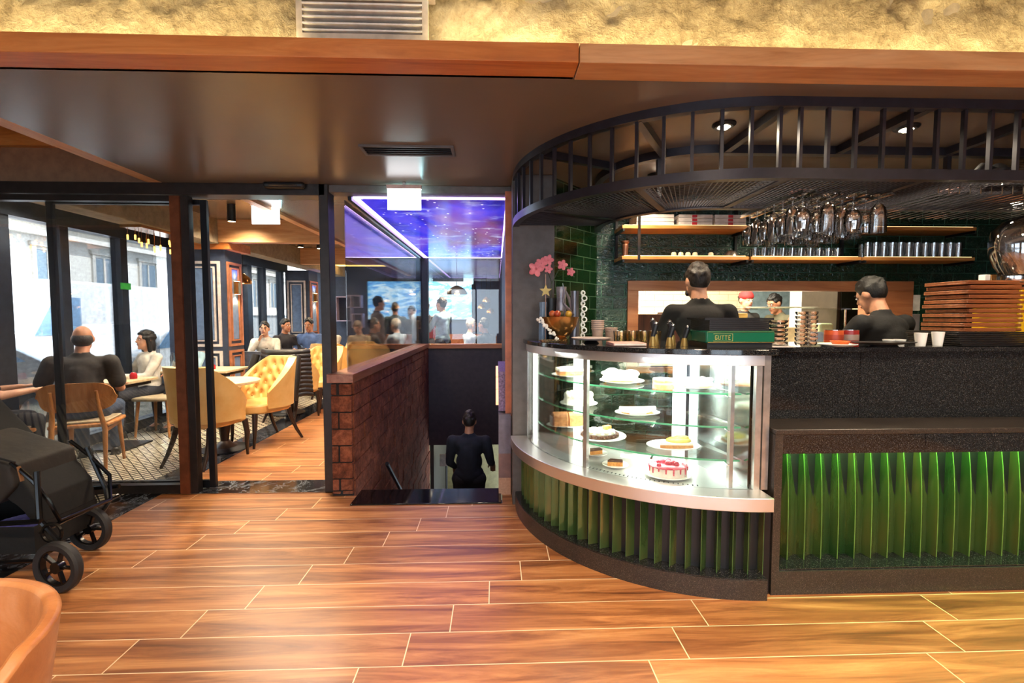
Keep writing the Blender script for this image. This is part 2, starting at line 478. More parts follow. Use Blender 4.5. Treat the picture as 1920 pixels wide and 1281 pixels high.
# wooden beam in two boards and the concrete beam behind
struct('trim_6', MB().box(-7.2, .345, 1.97, 2.11, 2.5, 2.578), M_WOODORANGE, bevel=.003)
struct('trim_7', MB().box(.349, 5.2, 1.965, 2.108, 2.497, 2.575), M_WOODPALE, bevel=.003)
gb = MB()
random.seed(3)
def concy(u, v):
    return (-7.2 + 12.4 * u, 2.12, 2.5 + .77 * v)
gb.grid(concy, 620, 40)
co = struct('wall_concrete_beam', gb, M_CONC)
tx = bpy.data.textures.new('rough_concrete_relief', 'CLOUDS'); tx.noise_scale = .16; tx.noise_depth = 6
dm = co.modifiers.new('relief', 'DISPLACE'); dm.texture = tx; dm.strength = .10; dm.mid_level = .35; dm.texture_coords = 'GLOBAL'
struct('wall_beam_back', MB().box(-7.2, 5.2, 2.16, 2.26, 2.56, 3.25), M_CONC2)
# window wall left
ww = sroot('window_1', (XW, 4, 0))
fr = MB()
posts = [4.0, 4.50, 5.14, 5.93, 6.62, 7.15, 7.95, 8.85, 9.42, 10.2]
M_WINFRAME = MT('blue_grey_window_frame', (44, 52, 66), .35, .3)
for i, y in enumerate(posts):
    if i in (4, 5): continue
    wdt = .16 if i in (1, 7) else .10
    MBp = MB().box(XW - .1, XW + .02, y - wdt / 2, y + wdt / 2, .10, 2.42)
    obj('mullion', MBp, M_WINFRAME, ww)
obj('sill', MB().box(XW - .12, XW + .04, 3.9, 10.4, 0, .12), M_WINFRAME, ww)
obj('head_rail', MB().box(XW - .12, XW + .04, 3.9, 10.4, 2.40, 2.60), M_WINFRAME, ww)
for a, b in zip(posts, posts[1:]):
    if a == 6.62: continue
    obj('pane', MB().box(XW - .05, XW - .042, a + .05, b - .05, .12, 2.40), M_GLASS, ww)
struct('wall_left', MB().box(XW - .15, XW - .02, 3.9, 12.2, 2.60, 3.3), M_CONC2)
# dining room ceilings
dc = MB()
dc.box(-3.83, -2.2, 4.0, 6.6, 2.78, 2.82)
dc.box(-3.83, -2.2, 6.75, 12.2, 2.78, 2.82)
struct('ceiling', dc, M_CEIL)
struct('ceiling', MB().box(XW - .1, -4.1, 4.0, 12.2, 2.60, 2.66), M_CONC2)
struct('trim_8', MB().box(-4.1, -3.83, 4.0, 12.2, 2.45, 2.80), M_CONC2, bevel=.01)
struct('trim_9', MB().box(-2.24, -2.16, 4.0, 12.0, 2.47, 2.80), M_WOODPALE_Y, bevel=.003)
struct('trim_10', MB().box(-3.83, -2.24, 6.6, 6.75, 2.47, 2.80), M_WOODPALE, bevel=.003)
struct('trim_11', MB().box(-3.83, -2.24, 9.3, 9.42, 2.47, 2.80), M_WOODPALE, bevel=.003)
struct('trim_12', MB().box(-4.3, -3.70, 6.62, 7.2, 2.38, 2.5), M_WOODORANGE, bevel=.003)
struct('wall_roof_slab', MB().box(-4.85, 5.2, 2.2, 12.3, 3.3, 3.45), M_CONC2)
lamp('dining_cove_light', 'AREA', (-3.0, 10.8, 2.70), 60, (1, .68, .28), 1.4, rot=(PI, 0, 0), sy=1.0)
obj_cove = MB().box(-3.8, -2.3, 11.2, 11.5, 2.66, 2.70)
cv = obj('cove_lamp', obj_cove, EM('warm_cove_diffuser', (255, 205, 110), 2.4))
tag(cv, 'warm glowing cove strip on the far dining ceiling, left of the blue screen', 'lamp')

# right wall and far walls
struct('wall_right', MB().box(5.05, 5.2, -4, 8.2, -.1, 3.3), M_TAUPE)
M_BLUEPANEL = MT('slate_blue_lacquer', (104, 128, 164), .4)
M_NAVY = MT('dark_navy_paint', (52, 62, 84), .5)
struct('wall_far', MB().box(XW, .3, 12.0, 12.15, -.1, 2.8), M_NAVY)
struct('wall_stair_far', MB().box(.16, .28, 8.0, 12.0, -.1, 2.6), MT('dark_partition', (46, 38, 44), .6))

# panelled pier with classic mouldings
def pier(n, x0, x1, y0, y1, lampcol):
    r = sroot('wall_panelled_pier' if n == 1 else 'wall_end_pier', ((x0 + x1) / 2, y0, 0))
    obj('core', MB().box(x0, x1, y0, y1, 0, 2.44), M_NAVY, r)
    def mould(xa, xb, za, zb, face='front'):
        for ins, wd, cm in ((0, .035, M_MOULD), (.075, .018, M_MOULD)):
            b = MB(); a0, a1, c0, c1 = xa + ins, xb - ins, za + ins, zb - ins
            if face == 'front':
                ya, yb = y0 - .022, y0
                b.box(a0, a1, ya, yb, c0, c0 + wd).box(a0, a1, ya, yb, c1 - wd, c1).box(a0, a0 + wd, ya, yb, c0 + wd, c1 - wd).box(a1 - wd, a1, ya, yb, c0 + wd, c1 - wd)
            else:
                xa_, xb_ = x1, x1 + .022
                b.box(xa_, xb_, a0, a1, c0, c0 + wd).box(xa_, xb_, a0, a1, c1 - wd, c1).box(xa_, xb_, a0, a0 + wd, c0 + wd, c1 - wd).box(xa_, xb_, a1 - wd, a1, c0 + wd, c1 - wd)
            obj('moulding', b, M_MOULD if face == 'front' else M_MOULDC, r)
        if face == 'front': obj('panel', MB().box(xa + .1, xb - .1, y0 - .008, y0, za + .1, zb - .1), M_BLUEPANEL, r)
        else: obj('panel', MB().box(x1, x1 + .008, xa + .1, xb - .1, za + .1, zb - .1), M_BLUEPANEL, r)
    mould(x0 + .04, x1 - .07, 1.02, 2.22); mould(x0 + .04, x1 - .07, .12, .96)
    mould(y0 + .03, y1 - .03, 1.02, 2.22, 'side'); mould(y0 + .03, y1 - .03, .12, .96, 'side')
    return r
M_MOULD = MT('pale_moulding_paint', (214, 202, 196), .45)
M_MOULDC = MT('copper_moulding_paint', (170, 108, 74), .4)
pier(1, -4.45, -3.80, 6.70, 7.12, None)
struct('trim_13', MB().box(XW, -4.45, 6.7, 7.12, 0, 2.44), M_NAVY)
pier(2, -4.55, -4.05, 10.25, 10.75, None)

# ---------------------------------------------------------------- glazed screen and sliding door
def frame_rect(name, x0, x1, y0, y1, z0, z1, sw, top, bot, mat, nm, parent):
    obj(nm + '_stile', MB().box(x0, x0 + sw, y0, y1, z0, z1), mat, parent, bevel=.003)
    obj(nm + '_stile', MB().box(x1 - sw, x1, y0, y1, z0, z1), mat, parent, bevel=.003)
    obj('top_rail', MB().box(x0 + sw, x1 - sw, y0, y1, z1 - top, z1), mat, parent)
    obj('bottom_rail', MB().box(x0 + sw, x1 - sw, y0, y1, z0, z0 + bot), mat, parent)
M_COPPERFR = MT('reddish_bronze_frame', (150, 88, 60), .3, .6)
d1 = sroot('door_1', (-3.5, YD, 0))
obj('header', MB().box(-6.9, -1.36, 3.80, 3.96, 2.41, 2.50), M_DARKMETAL, d1, bevel=.004)
frame_rect('fixed', -6.9, -2.44, 3.82, 3.88, 0, 2.405, .10, .045, .07, M_DARKMETAL, 'fixed_frame', d1)
obj('jamb', MB().box(-2.575, -2.50, 3.805, 3.82, .0, 2.40), M_COPPERFR, d1)
obj('fixed_pane', MB().box(-6.8, -2.54, 3.848, 3.854, .07, 2.36), M_GLASS2, d1)
d2 = sroot('door_2', (-2.9, 3.93, 0))
frame_rect('leaf', -3.62, -2.355, 3.91, 3.945, .012, 2.395, .05, .04, .06, M_BLACKMETAL, 'leaf', d2)
obj('leaf_pane', MB().box(-3.57, -2.405, 3.925, 3.931, .07, 2.355), M_GLASS2, d2)
struct('trim_14', MB().box(-1.41, -1.335, 3.80, 3.94, 0, 2.5), M_DARKMETAL, bevel=.004)
struct('trim_15', MB().box(-1.335, .125, 3.82, 3.95, 2.44, 2.5), M_TAUPE, bevel=.004)

# motion sensor over the door
ms = thing('motion_sensor', 'black rounded motion sensor on the header above the sliding door', 'sensor', (-1.665, 3.77, 2.45))
obj('housing', MB().cap((-1.80, 3.775, 2.48), .028, (-1.53, 3.775, 2.48), .028, 14), M_BLACKPL, ms)
obj('lens', MB().cap((-1.77, 3.748, 2.475), .006, (-1.56, 3.748, 2.475), .006, 8), MT('smoked_sensor_lens', (70, 62, 56), .1), ms)

# ---------------------------------------------------------------- brick parapet, stairwell
t = NT('rough_red_brown_stone_brick')
sp = t.n('ShaderNodeSeparateXYZ'); t.l(t.tc(), sp.inputs[0])
n1 = t.noise(t.tc(), 5, 8, .7, 1.0); n2 = t.noise(t.tc(), 38, 6, .7)
mx = t.math('MULTIPLY_ADD', n2, .4, t.math('MULTIPLY', n1, .6))
t.set(.8, 0, .25, t.ramp(mx, [(.34, (70, 36, 24)), (.48, (112, 60, 40)), (.58, (146, 84, 58)), (.7, (168, 112, 82))]))
t.bump(mx, .9, .04); M_BRICK = t.m
M_MORTAR = MT('dark_mortar', (34, 24, 20), .9, bump=(60, .3))
wp = sroot('wall_brick_parapet', (-1.25, 5.9, -2))
obj('mortar_core', MB().box(-1.325, -1.175, 3.765, 8.05, -2.6, .915), M_MORTAR, wp)
random.seed(11)
bb = MB(); zz = .03; k = 0
while zz < .90:
    h = .137 if k else .10
    z1 = min(zz + h, .912)
    if k % 2: segs = [(-1.333, -1.168)]
    else: segs = [(-1.333, -1.29 + .02 * random.random()), (-1.268, -1.168)]
    for a, b in segs: bb.box(a + .002, b - .001, 3.752 + random.uniform(0, .006), 3.80, zz, z1 - .010)
    zz += h; k += 1
bb.box(-1.333, -1.27, 3.755, 3.80, .0, .02).box(-1.25, -1.168, 3.752, 3.80, .0, .024)
obj('end_bricks', bb, M_BRICK, wp, bevel=.006)
bb = MB(); z = -2.6; r = 0
while z < .90:
    h = .142; y = 3.80 - (r % 2) * .0; off = random.uniform(.1, .35)
    while y < 8.04:
        y1 = min(y + off, 8.05); off = random.uniform(.24, .42)
        dx = random.uniform(-.004, .010)
        bb.box(-1.18, -1.163 + dx, y + .004, y1 - .004, z + .004, min(z + h, .912) - .004); y = y1
    z += h; r += 1
obj('side_bricks', bb, M_BRICK, wp, bevel=.006)
struct('trim_16', MB().box(-1.355, -1.145, 3.735, 8.06, .915, .985), M_CAP, bevel=.004)
struct('wall_stair_end', MB().box(-1.17, .16, 7.97, 8.09, -.78, .90), M_DARKWALL)
struct('trim_17', MB().box(-1.17, .16, 7.93, 8.10, .90, .972), M_WOODORANGE, bevel=.003)
# right stair wall
struct('wall_stair_right', MB().box(.10, .17, 3.86, 8.05, -3, 2.5), M_DARKWALL)
struct('trim_18', MB().box(.075, .125, 3.74, 3.86, .64, 2.44), MT('copper_toned_jamb', (190, 104, 66), .35, .3))
pr = sroot('wall_stair_pier', (.08, 3.8, 0))
obj('plinth', MB().box(.02, .118, 3.70, 3.90, .0, .14), MT('speckled_pink_stone', (176, 128, 100), .5, var=(60, (196, 150, 122))), pr)
obj('middle_block', MB().box(.02, .118, 3.70, 3.90, .14, .34), MT('dusky_pink_paint', (134, 98, 92), .5), pr)
obj('upper_block', MB().box(.02, .118, 3.70, 3.90, .34, .66), MT('lavender_grey_paint', (122, 114, 130), .5), pr)
bd = thing('display_board', 'small framed board with three glowing copper tubes over the stairs, left of the grey column', 'board', (.03, 4.0, .68))
obj('panel', MB().box(.02, .095, 3.76, 4.62, .675, 1.0), MT('purple_studded_panel', (92, 70, 96), .5, var=(70, (150, 120, 160))), bd)
for i, (y, z) in enumerate(((3.80, .73), (4.06, .80), (4.34, .88))):
    obj('tube', MB().bar((.012, y, z), (.012, y + .2, z + .07), .028, .028), EM('copper_tube_glow', (255, 190, 140), .8), bd)
# steps
st = MB()
for k in range(13):
    st.box(-1.165, .10, 3.83 + .235 * k, 3.83 + .235 * (k + 1) + .02, -.2 * (k + 1) - .3, -.2 * (k + 1))
st.box(-1.165, .10, 6.88, 12, -2.9, -2.8)
struct('stairs', st, MT('dark_step_stone', (52, 46, 42), .5))
struct('wall_basement', MB().box(-4.5, 2.5, 10.4, 10.5, -2.9, -.2), MT('olive_basement_wall', (120, 112, 74), .6))
struct('wall_basement_left', MB().box(-1.165, -1.10, 8.1, 10.4, -2.9, -.2), MT('dark_wall_panel', (52, 50, 44), .5))
lamp('basement_light', 'POINT', (-.5, 9.4, -.9), 5, (1, .85, .5), .15)
nt = thing('notice_board', 'small white notice at the foot of the stairs beside the man', 'sign', (-.98, 8.4, -1.3))
obj('sheet', MB().box(-1.02, -.80, 8.30, 8.31, -1.26, -1.04), MT('white_notice_sheet', (226, 222, 205), .6), nt)
obj('post', MB().cyl((-.91, 8.33, -2.8), (-.91, 8.33, -1.04), .012), M_BLACKMETAL, nt)
hr = thing('handrail', 'black metal handrail running down the stairs beside the brick wall', 'handrail', (-1.08, 5.2, -1.0))
obj('rail', MB().tube([(-1.09, 4.6, -.02), (-1.09, 5.2, -.50), (-1.09, 7.0, -1.95)], .02), M_BLACKMETAL, hr)
for a in (.25, .75): obj('bracket', MB().cyl((-1.16, 5.2 + 1.8 * a, -.52 - 1.45 * a), (-1.09, 5.2 + 1.8 * a, -.50 - 1.45 * a), .01), M_BLACKMETAL, hr)

# galaxy ceiling screen above the stairwell
t = NT('galaxy_screen_image')
v = t.mapping(t.tc(), (1, .45, 1))
n1 = t.noise(v, 1.7, 3, .5, .6); n2 = t.noise(t.mapping(v, (1, 1, 1), (5, 2, 0)), 1.3, 3)
base = t.ramp(n1, [(.36, (24, 18, 120)), (.5, (54, 46, 205)), (.6, (96, 66, 190)), (.72, (122, 92, 200))])
sp = t.n('ShaderNodeSeparateXYZ'); t.l(t.tc(), sp.inputs[0])
redf = t.math('MULTIPLY', t.ramp(n2, [(.4, (0, 0, 0, 1)), (.62, (1, 1, 1, 1))]), t.math('GREATER_THAN', sp.outputs[0], -.2))
base = t.mix(t.math('MULTIPLY', redf, .7), base, (120, 52, 66))
cl = t.ramp(t.noise(t.mapping(v, (1.5, 6, 1)), 1.6, 4), [(.56, (0, 0, 0, 1)), (.74, (1, 1, 1, 1))])
base = t.mix(t.math('MULTIPLY', cl, .5), base, (190, 200, 240))
vo = t.n('ShaderNodeTexVoronoi'); t.l(t.mapping(t.tc(), (1, .8, 1)), vo.inputs['Vector']); vo.inputs['Scale'].default_value = 10
star = t.ramp(vo.outputs['Distance'], [(.06, (1, 1, 1, 1)), (.15, (0, 0, 0, 1))])
base = t.mix(star, base, (235, 225, 255))
t.set(.15, color=(8, 8, 16)); t.l(base, t.b.inputs['Emission Color']); t.b.inputs['Emission Strength'].default_value = .75
gx = thing('ceiling_screen', 'blue and purple starry ceiling screen glowing above the stairwell', 'screen', (-.55, 5.9, 2.44))
obj('display', MB().box(-1.14, .085, 3.97, 7.9, 2.435, 2.46), t.m, gx)
obj('housing', MB().box(-1.2, .13, 3.95, 8.0, 2.462, 2.50), M_DARKWALL, gx)
M_LEDV = EM('violet_white_led', (206, 176, 255), 5)
for a in ((-1.19, -1.155, 3.97, 7.95), (.085, .10, 3.97, 7.9), (-1.15, .08, 3.955, 3.985), (-1.15, .08, 7.90, 7.93)):
    obj('led_strip', MB().box(a[0], a[1], a[2], a[3], 2.432, 2.445), M_LEDV, gx)
obj('black_edge', MB().box(-1.225, -1.195, 3.95, 8.02, 2.41, 2.50), M_BLACKMETAL, gx)
lamp('galaxy_screen_light', 'AREA', (-.53, 5.9, 2.42), 7, (.45, .35, 1), 1.1, rot=(0, 0, 0), sy=3.8)
# glass around the stairwell
w2 = sroot('window_2', (-1.25, 5.9, .985))
obj('side_pane', MB().box(-1.256, -1.248, 3.95, 7.93, .985, 2.41), M_GLASS2, w2)
obj('far_pane', MB().box(-1.16, .10, 8.0, 8.008, .972, 2.42), M_GLASS2, w2)
obj('corner_post', MB().box(-1.27, -1.15, 7.93, 8.05, .98, 2.45), M_BLACKMETAL, w2)

# far screen, art frames
t = NT('bright_sea_picture'); v = t.mapping(t.tc(), (1, 1, 2.6))
n = t.noise(v, 2.2, 6, .6, 1.5)
t.set(.3, color=(10, 20, 40)); t.l(t.ramp(n, [(.3, (40, 110, 205)), (.46, (96, 178, 232)), (.56, (200, 236, 246)), (.7, (246, 250, 240))]), t.b.inputs['Emission Color'])
t.b.inputs['Emission Strength'].default_value = 1.25
sc = thing('video_wall', 'large bright blue and white video screen on the far dining room wall', 'screen', (-1.93, 11.95, 1.35))
obj('picture', MB().box(-3.23, -.62, 11.90, 11.93, 1.37, 2.33), t.m, sc)
obj('bezel', MB().box(-3.27, -.58, 11.93, 12.0, 1.33, 2.37), M_BLACKPL, sc)
lamp('video_wall_light', 'AREA', (-1.93, 11.8, 1.85), 50, (.5, .75, 1), 2.5, rot=(PI / 2, 0, 0), sy=.9)
M_FRAMEPALE = MT('pale_square_frames', (168, 160, 190), .4)
for x0, x1, z0, z1, lb in ((-4.02, -3.62, 1.32, 1.95, 'tall pale square tube frame on dark far wall, nearest the blue pier'), (-3.75, -3.38, 1.66, 1.98, 'pale square tube frame on dark far wall, uppermost beside the screen'), (-3.62, -3.34, 1.16, 1.52, 'low pale square tube frame on dark far wall beside the screen')):
    b = MB()
    for e in ((x0, x1, z0, z0 + .03), (x0, x1, z1 - .03, z1), (x0, x0 + .03, z0 + .03, z1 - .03), (x1 - .03, x1, z0 + .03, z1 - .03)): b.box(e[0], e[1], 11.80, 12.0, e[2], e[3])
    tag(obj('wall_frame', b, M_FRAMEPALE), lb, 'frame')
bs = MB().box(-3.25, -.2, 11.55, 11.98, 0, 1.0)
tag(obj('low_sideboard', bs, M_CAP, bevel=.01), 'low brown sideboard under the blue video screen', 'sideboard')

# ---------------------------------------------------------------- bar enclosure
struct('wall_column', MB().box(.125, .44, 3.5, 3.95, 0, 2.5), M_TAUPE, bevel=.003)
diag = MB().prism([(.43, 3.55), (.88, 4.05), (.88, 4.14), (.36, 3.62)], 0, 2.5)
struct('wall_tiled_side', diag, M_TILE_D, origin=(0, 0, 0))
bk = MB()
bk.box(.88, 1.24, 4.05, 4.15, 0, 2.5).box(1.24, 3.35, 4.05, 4.15, 1.68, 2.5).box(1.24, 3.35, 4.05, 4.15, 0, 1.0).box(3.35, 5.1, 4.05, 4.15, 0, 2.5)
struct('wall_back', bk, M_TILE, origin=(0, 0, 0))
pf = sroot('window_3', (2.4, 4.0, 1.0))
for a in ((1.15, 3.72, 1.675, 1.76), (1.15, 1.245, 1.0, 1.675), (3.33, 3.72, 1.0, 1.675), (1.15, 3.72, .95, 1.0)):
    obj('casing', MB().box(a[0], a[1], 4.025, 4.17, a[2], a[3]), M_FRAMEWOOD, pf, bevel=.003)
# kitchen
struct('wall_kitchen_back', MB().box(.5, 5.1, 7.4, 7.5, 0, 2.9), M_WHITETILE, origin=(0, 0, 0))
struct('wall_kitchen_side', MB().box(.5, .6, 4.15, 7.4, 0, 2.9), M_WHITETILE, origin=(0, 0, 0))
struct('ceiling', MB().box(.5, 5.1, 4.15, 7.5, 2.8, 2.9), M_WHITE)
struct('floor', MB().box(.3, 5.1, 3.85, 7.5, -.1, -.0), MT('kitchen_floor', (90, 84, 78), .5))
struct('wall_kitchen_partition', MB().box(4.74, 4.98, 7.1, 7.4, 0, 2.8), MT('dark_kitchen_duct', (66, 62, 60), .4, .5))
struct('wall_kitchen_panel', MB().box(4.0, 4.68, 7.2, 7.4, 0, 2.8), MT('blue_grey_kitchen_panel', (120, 140, 146), .4))
lamp('kitchen_light', 'AREA', (2.2, 5.6, 2.7), 190, (1, .90, .72), 2.2, rot=(0, 0, 0), sy=1.6)
# bar ceiling spots
def spot(x, y, lb):
    s = thing('ceiling_spotlight', lb, 'spotlight', (x, y, 2.5), group='recessed spots above the bar')
    obj('trim_ring', MB().lathe([(.035, 0), (.062, 0), (.062, -.006), (.048, -.018), (.035, -.018), (.035, 0)], (x, y, 2.5)), M_BLACKMETAL, s)
    obj('bulb', MB().lathe([(0, -.028), (.02, -.026), (.032, -.012), (.034, 0)], (x, y, 2.5)), EM('spot_bulb', (255, 236, 205), 22), s)
    lamp('bar_spot_light', 'SPOT', (x, y, 2.46), 38, (1, .84, .6), .04, rot=(0, 0, 0), spot=150, blend=.7)
spot(1.25, 2.56, 'leftmost front recessed spot in the ceiling inside the curved bar canopy')
spot(2.28, 2.56, 'front recessed spot right of centre in the ceiling above the glass rack')
spot(1.19, 3.47, 'rear recessed spot low behind the canopy bars near the green tiles')
lamp('bar_spot_light', 'SPOT', (3.2, 2.9, 2.46), 50, (1, .84, .6), .04, rot=(0, 0, 0), spot=130)
lamp('bar_back_light', 'SPOT', (2.4, 3.3, 2.46), 40, (1, .84, .6), .04, rot=(0, 0, 0), spot=140)
# ================================================================ DISPLAY CASE
CX, CY = 1.38, 3.48
def arc(r, a0, a1, n):
    return [(CX + r * math.cos(math.radians(a0 + (a1 - a0) * i / n)), CY + r * math.sin(math.radians(a0 + (a1 - a0) * i / n))) for i in range(n + 1)]
dcase = thing('display_case', 'curved glass cake display case with steel rim and green fluted base', 'display case', (CX, CY - .6, 0))
obj('plinth', MB().sector(CX, CY, 1.15, 1.235, 0, .105, 180, 270, 48), M_GRANITE_SAT, dcase)
obj('plinth_ledge', MB().sector(CX, CY, 1.10, 1.232, .105, .112, 180, 270, 48), M_GRANITE, dcase)
obj('core', MB().sector(CX, CY, 1.02, 1.14, .1, .5, 180, 270, 48), M_BLACKPL, dcase)
# fluted ceramic blades on the curve
t = NT('green_glazed_ceramic')
n1 = t.noise(t.mapping(t.tc(), (3, 3, .8)), 2.0, 3, .5, .3)
t.set(.12, .6, 1.0, t.ramp(n1, [(.3, (56, 92, 50)), (.55, (92, 112, 62)), (.75, (130, 116, 70))]))
t.bump(t.noise(t.mapping(t.tc(), (6, 6, 1)), 9, 3), .08, .01)
M_GREEN = t.m
def blades_curve():
    b = MB(); r_out, n = 1.185, 24; per = 90.0 / n; sub = 8
    vs = []
    for i in range(n):
        for k in range(sub + 1):
            f = k / sub
            # concave blade: front edge at f=0, sweeps back then returns sharply
            d = .075 * math.sin(PI * .5 * f) ** 1.1
            a = math.radians(180 + per * (i + f * .985)); r = r_out - d
            vs.append((CX + r * math.cos(a), CY + r * math.sin(a)))
    vs.append((CX + r_out * math.cos(math.radians(270)), CY + r_out * math.sin(math.radians(270))))
    m = len(vs); V = [(x, y, .112) for x, y in vs] + [(x, y, .50) for x, y in vs]
    b.faces(V, [(i, i + 1, m + i + 1, m + i) for i in range(m - 1)])
    return b
obj('fluted_panel', blades_curve(), M_GREEN, dcase, sharp=50)
eb = MB()
for i in range(25):
    a = math.radians(180 + 3.75 * i); eb.cyl((CX + 1.187 * math.cos(a), CY + 1.187 * math.sin(a), .112), (CX + 1.187 * math.cos(a), CY + 1.187 * math.sin(a), .478), .0018, n=6)
obj('blade_edge', eb, MT('soft_green_glass_edge', (80, 108, 62), .2), dcase)
obj('end_panel', MB().box(CX, CX + .04, 2.30, 3.2, 0, .49), M_BLACKMETAL, dcase)
rim = MB().sector(CX, CY, 1.13, 1.27, .475, .545, 180, 270, 64)
obj('steel_rim', rim, M_STEEL, dcase, bevel=.003)
poly = arc(1.135, 180, 270, 48) + [(CX, 2.9), (1.15, 2.95), (.26, 3.40)]
obj('tray_deck', MB().prism(poly, .515, .535), M_STEEL, dcase)
# slots in the tray edge
sl = MB()
for i in range(26):
    a = math.radians(222 + i * 1.3); c, q = math.cos(a), math.sin(a)
    sl.bar((CX + 1.085 * c, CY + 1.085 * q, .536), (CX + 1.10 * c, CY + 1.10 * q, .536), .006, .002)
obj('vent_slots', sl, M_BLACKPL, dcase)
# back and side walls of the case
def wallseg(b, p, q, z0, z1, th):
    b.bar((p[0], p[1], (z0 + z1) / 2), (q[0], q[1], (z0 + z1) / 2), th, z1 - z0)
BA, BB, BC = (.285, 3.36), (1.19, 2.90), (1.30, 2.40)
M_CASEBACK = NT('mirror_finish_steel'); M_CASEBACK.set(.12, 1, .5, (150, 158, 160)); M_CASEBACK = M_CASEBACK.m
b = MB(); wallseg(b, BA, BB, .535, 1.20, .008); obj('back_door', b, M_SHELFGLASS, dcase)
M_ALU = MT('satin_aluminium', (196, 194, 190), .3, .8)
M_WHITEPOST = EM('white_glowing_post', (246, 250, 240), 3.0)  # plain white posts given a glow to light the case
for f, wd in ((.0, .03), (.32, .06), (.98, .07)):
    x, y = BA[0] + (BB[0] - BA[0]) * f, BA[1] + (BB[1] - BA[1]) * f
    obj('back_post', MB().box(x - wd / 2, x + wd / 2, y - .02, y + .02, .535, 1.2), M_WHITEPOST, dcase)
b = MB(); wallseg(b, (1.23, 2.88), (1.335, 2.37), .535, 1.20, .012); obj('side_mirror', b, M_CASEBACK, dcase)
b = MB(); wallseg(b, (.26, 3.38), (1.16, 2.93), .535, .60, .03); obj('back_sill', b, M_STEEL, dcase)
# curved glass, posts, head band
obj('curved_glass', MB().sector(CX, CY, 1.142, 1.148, .545, 1.20, 182, 268.5, 64), M_CASEGLASS, dcase)
for a, wd in ((183, .03), (222, .026), (268.8, .03)):
    c, q = math.cos(math.radians(a)), math.sin(math.radians(a))
    b = MB(); b.bar((CX + 1.135 * c, CY + 1.135 * q, .545), (CX + 1.135 * c, CY + 1.135 * q, 1.2), wd, wd, (c, q, 0)); obj('glass_post', b, M_ALU, dcase)
b = MB(); b.box(1.225, 1.245, 2.36, 2.39, .545, 1.2); obj('glass_post', b, M_ALU, dcase)
obj('head_band', MB().sector(CX, CY, 1.13, 1.155, 1.195, 1.25, 180, 270, 64), M_STEEL, dcase, bevel=.002)
obj('side_band', MB().box(CX, CX + .035, 2.33, 2.36, .545, 1.25), M_ALU, dcase)
poly = arc(1.14, 180, 270, 48) + [(CX, 2.9), (.26, 3.44)]
obj('case_ceiling', MB().prism(poly, 1.235, 1.248), M_ALU, dcase)
lt = MB().sector(CX, CY, 1.10, 1.115, 1.215, 1.23, 188, 262, 40)
obj('light_tube', lt, EM('cool_white_case_tube', (245, 255, 240), 9), dcase)
lamp('case_tube_and_fill_light', 'AREA', (.62, 3.0, 1.225), 8, (.95, 1, .92), .5, sy=.5, rot=(0, 0, 0))
lamp('case_tube_and_fill_light', 'AREA', (.62, 3.02, .84), 2.2, (.95, 1, .92), .35, rot=(0, 0, 0))  # added fill light under the middle shelf, no fixture there
lamp('case_tube_and_fill_light', 'AREA', (.98, 2.75, .66), 1.2, (.95, 1, .92), .3, rot=(0, 0, 0))  # added fill light below the lowest shelf, also without a fixture
lamp('case_tube_and_fill_light', 'AREA', (1.02, 2.66, 1.225), 9, (.95, 1, .92), .45, sy=.45, rot=(0, 0, 0))
for i, z in enumerate((1.035, .855, .675)):
    poly = arc(1.075, 184, 266, 40) + [(1.17, 2.88), (.34, 3.31)]
    s_ = obj('glass_shelf', MB().prism(poly, z - .004, z + .004), M_SHELFGLASS, dcase)
    e = MB().sector(CX, CY, 1.0735, 1.0765, z - .0045, z + .0045, 184, 266, 40)
    obj('shelf_edge', e, MT('green_glass_edge', (96, 190, 140), .15), s_)
    for a in (186, 242, 262):
        c, q = math.cos(math.radians(a)), math.sin(math.radians(a))
        obj('shelf_bracket', MB().bar((CX + 1.07 * c, CY + 1.07 * q, z - .008), (CX + 1.13 * c, CY + 1.13 * q, z - .008), .012, .006), M_CHROME, s_)

# curved and straight countertop slab (one continuous worktop)
poly = arc(1.175, 178, 270, 56) + [(CX + .06, 2.30), (CX + .06, 2.5), (5.04, 2.5), (5.04, 3.02), (1.45, 3.02), (.95, 3.26), (.21, 3.53)]
tag(obj('countertop', MB().prism(poly, 1.25, 1.28), M_GRANITE, bevel=.003), 'polished black granite worktop running over the cake case and bar', 'worktop')

# ================================================================ BAR FRONT
bar = thing('bar_counter', 'dark granite bar counter with backlit green fluted panels', 'counter', (3.2, 2.5, 0))
obj('upper_panel', MB().box(1.445, 2.055, 2.54, 2.60, .86, 1.248), M_GRANITE, bar)
obj('upper_panel', MB().box(2.058, 5.04, 2.54, 2.60, .86, 1.248), M_GRANITE, bar)
obj('ledge', MB().box(1.425, 5.04, 2.29, 2.56, .845, .872), M_GRANITE_SAT, bar, bevel=.004)
obj('front_band', MB().box(1.465, 2.22, 2.295, 2.33, .745, .845), M_GRANITE, bar)
obj('front_band', MB().box(2.223, 5.04, 2.295, 2.33, .745, .845), M_GRANITE, bar)
obj('end_panel', MB().box(1.425, 1.465, 2.29, 2.56, 0, .845), M_GRANITE_SAT, bar)
obj('base_panel', MB().box(1.465, 5.04, 2.29, 2.52, 0, .125), M_GRANITE_SAT, bar)
obj('base_ledge', MB().box(1.465, 5.04, 2.30, 2.44, .125, .135), M_GRANITE, bar)
obj('recess_back', MB().box(1.465, 5.04, 2.45, 2.47, .13, .845), M_BLACKPL, bar)
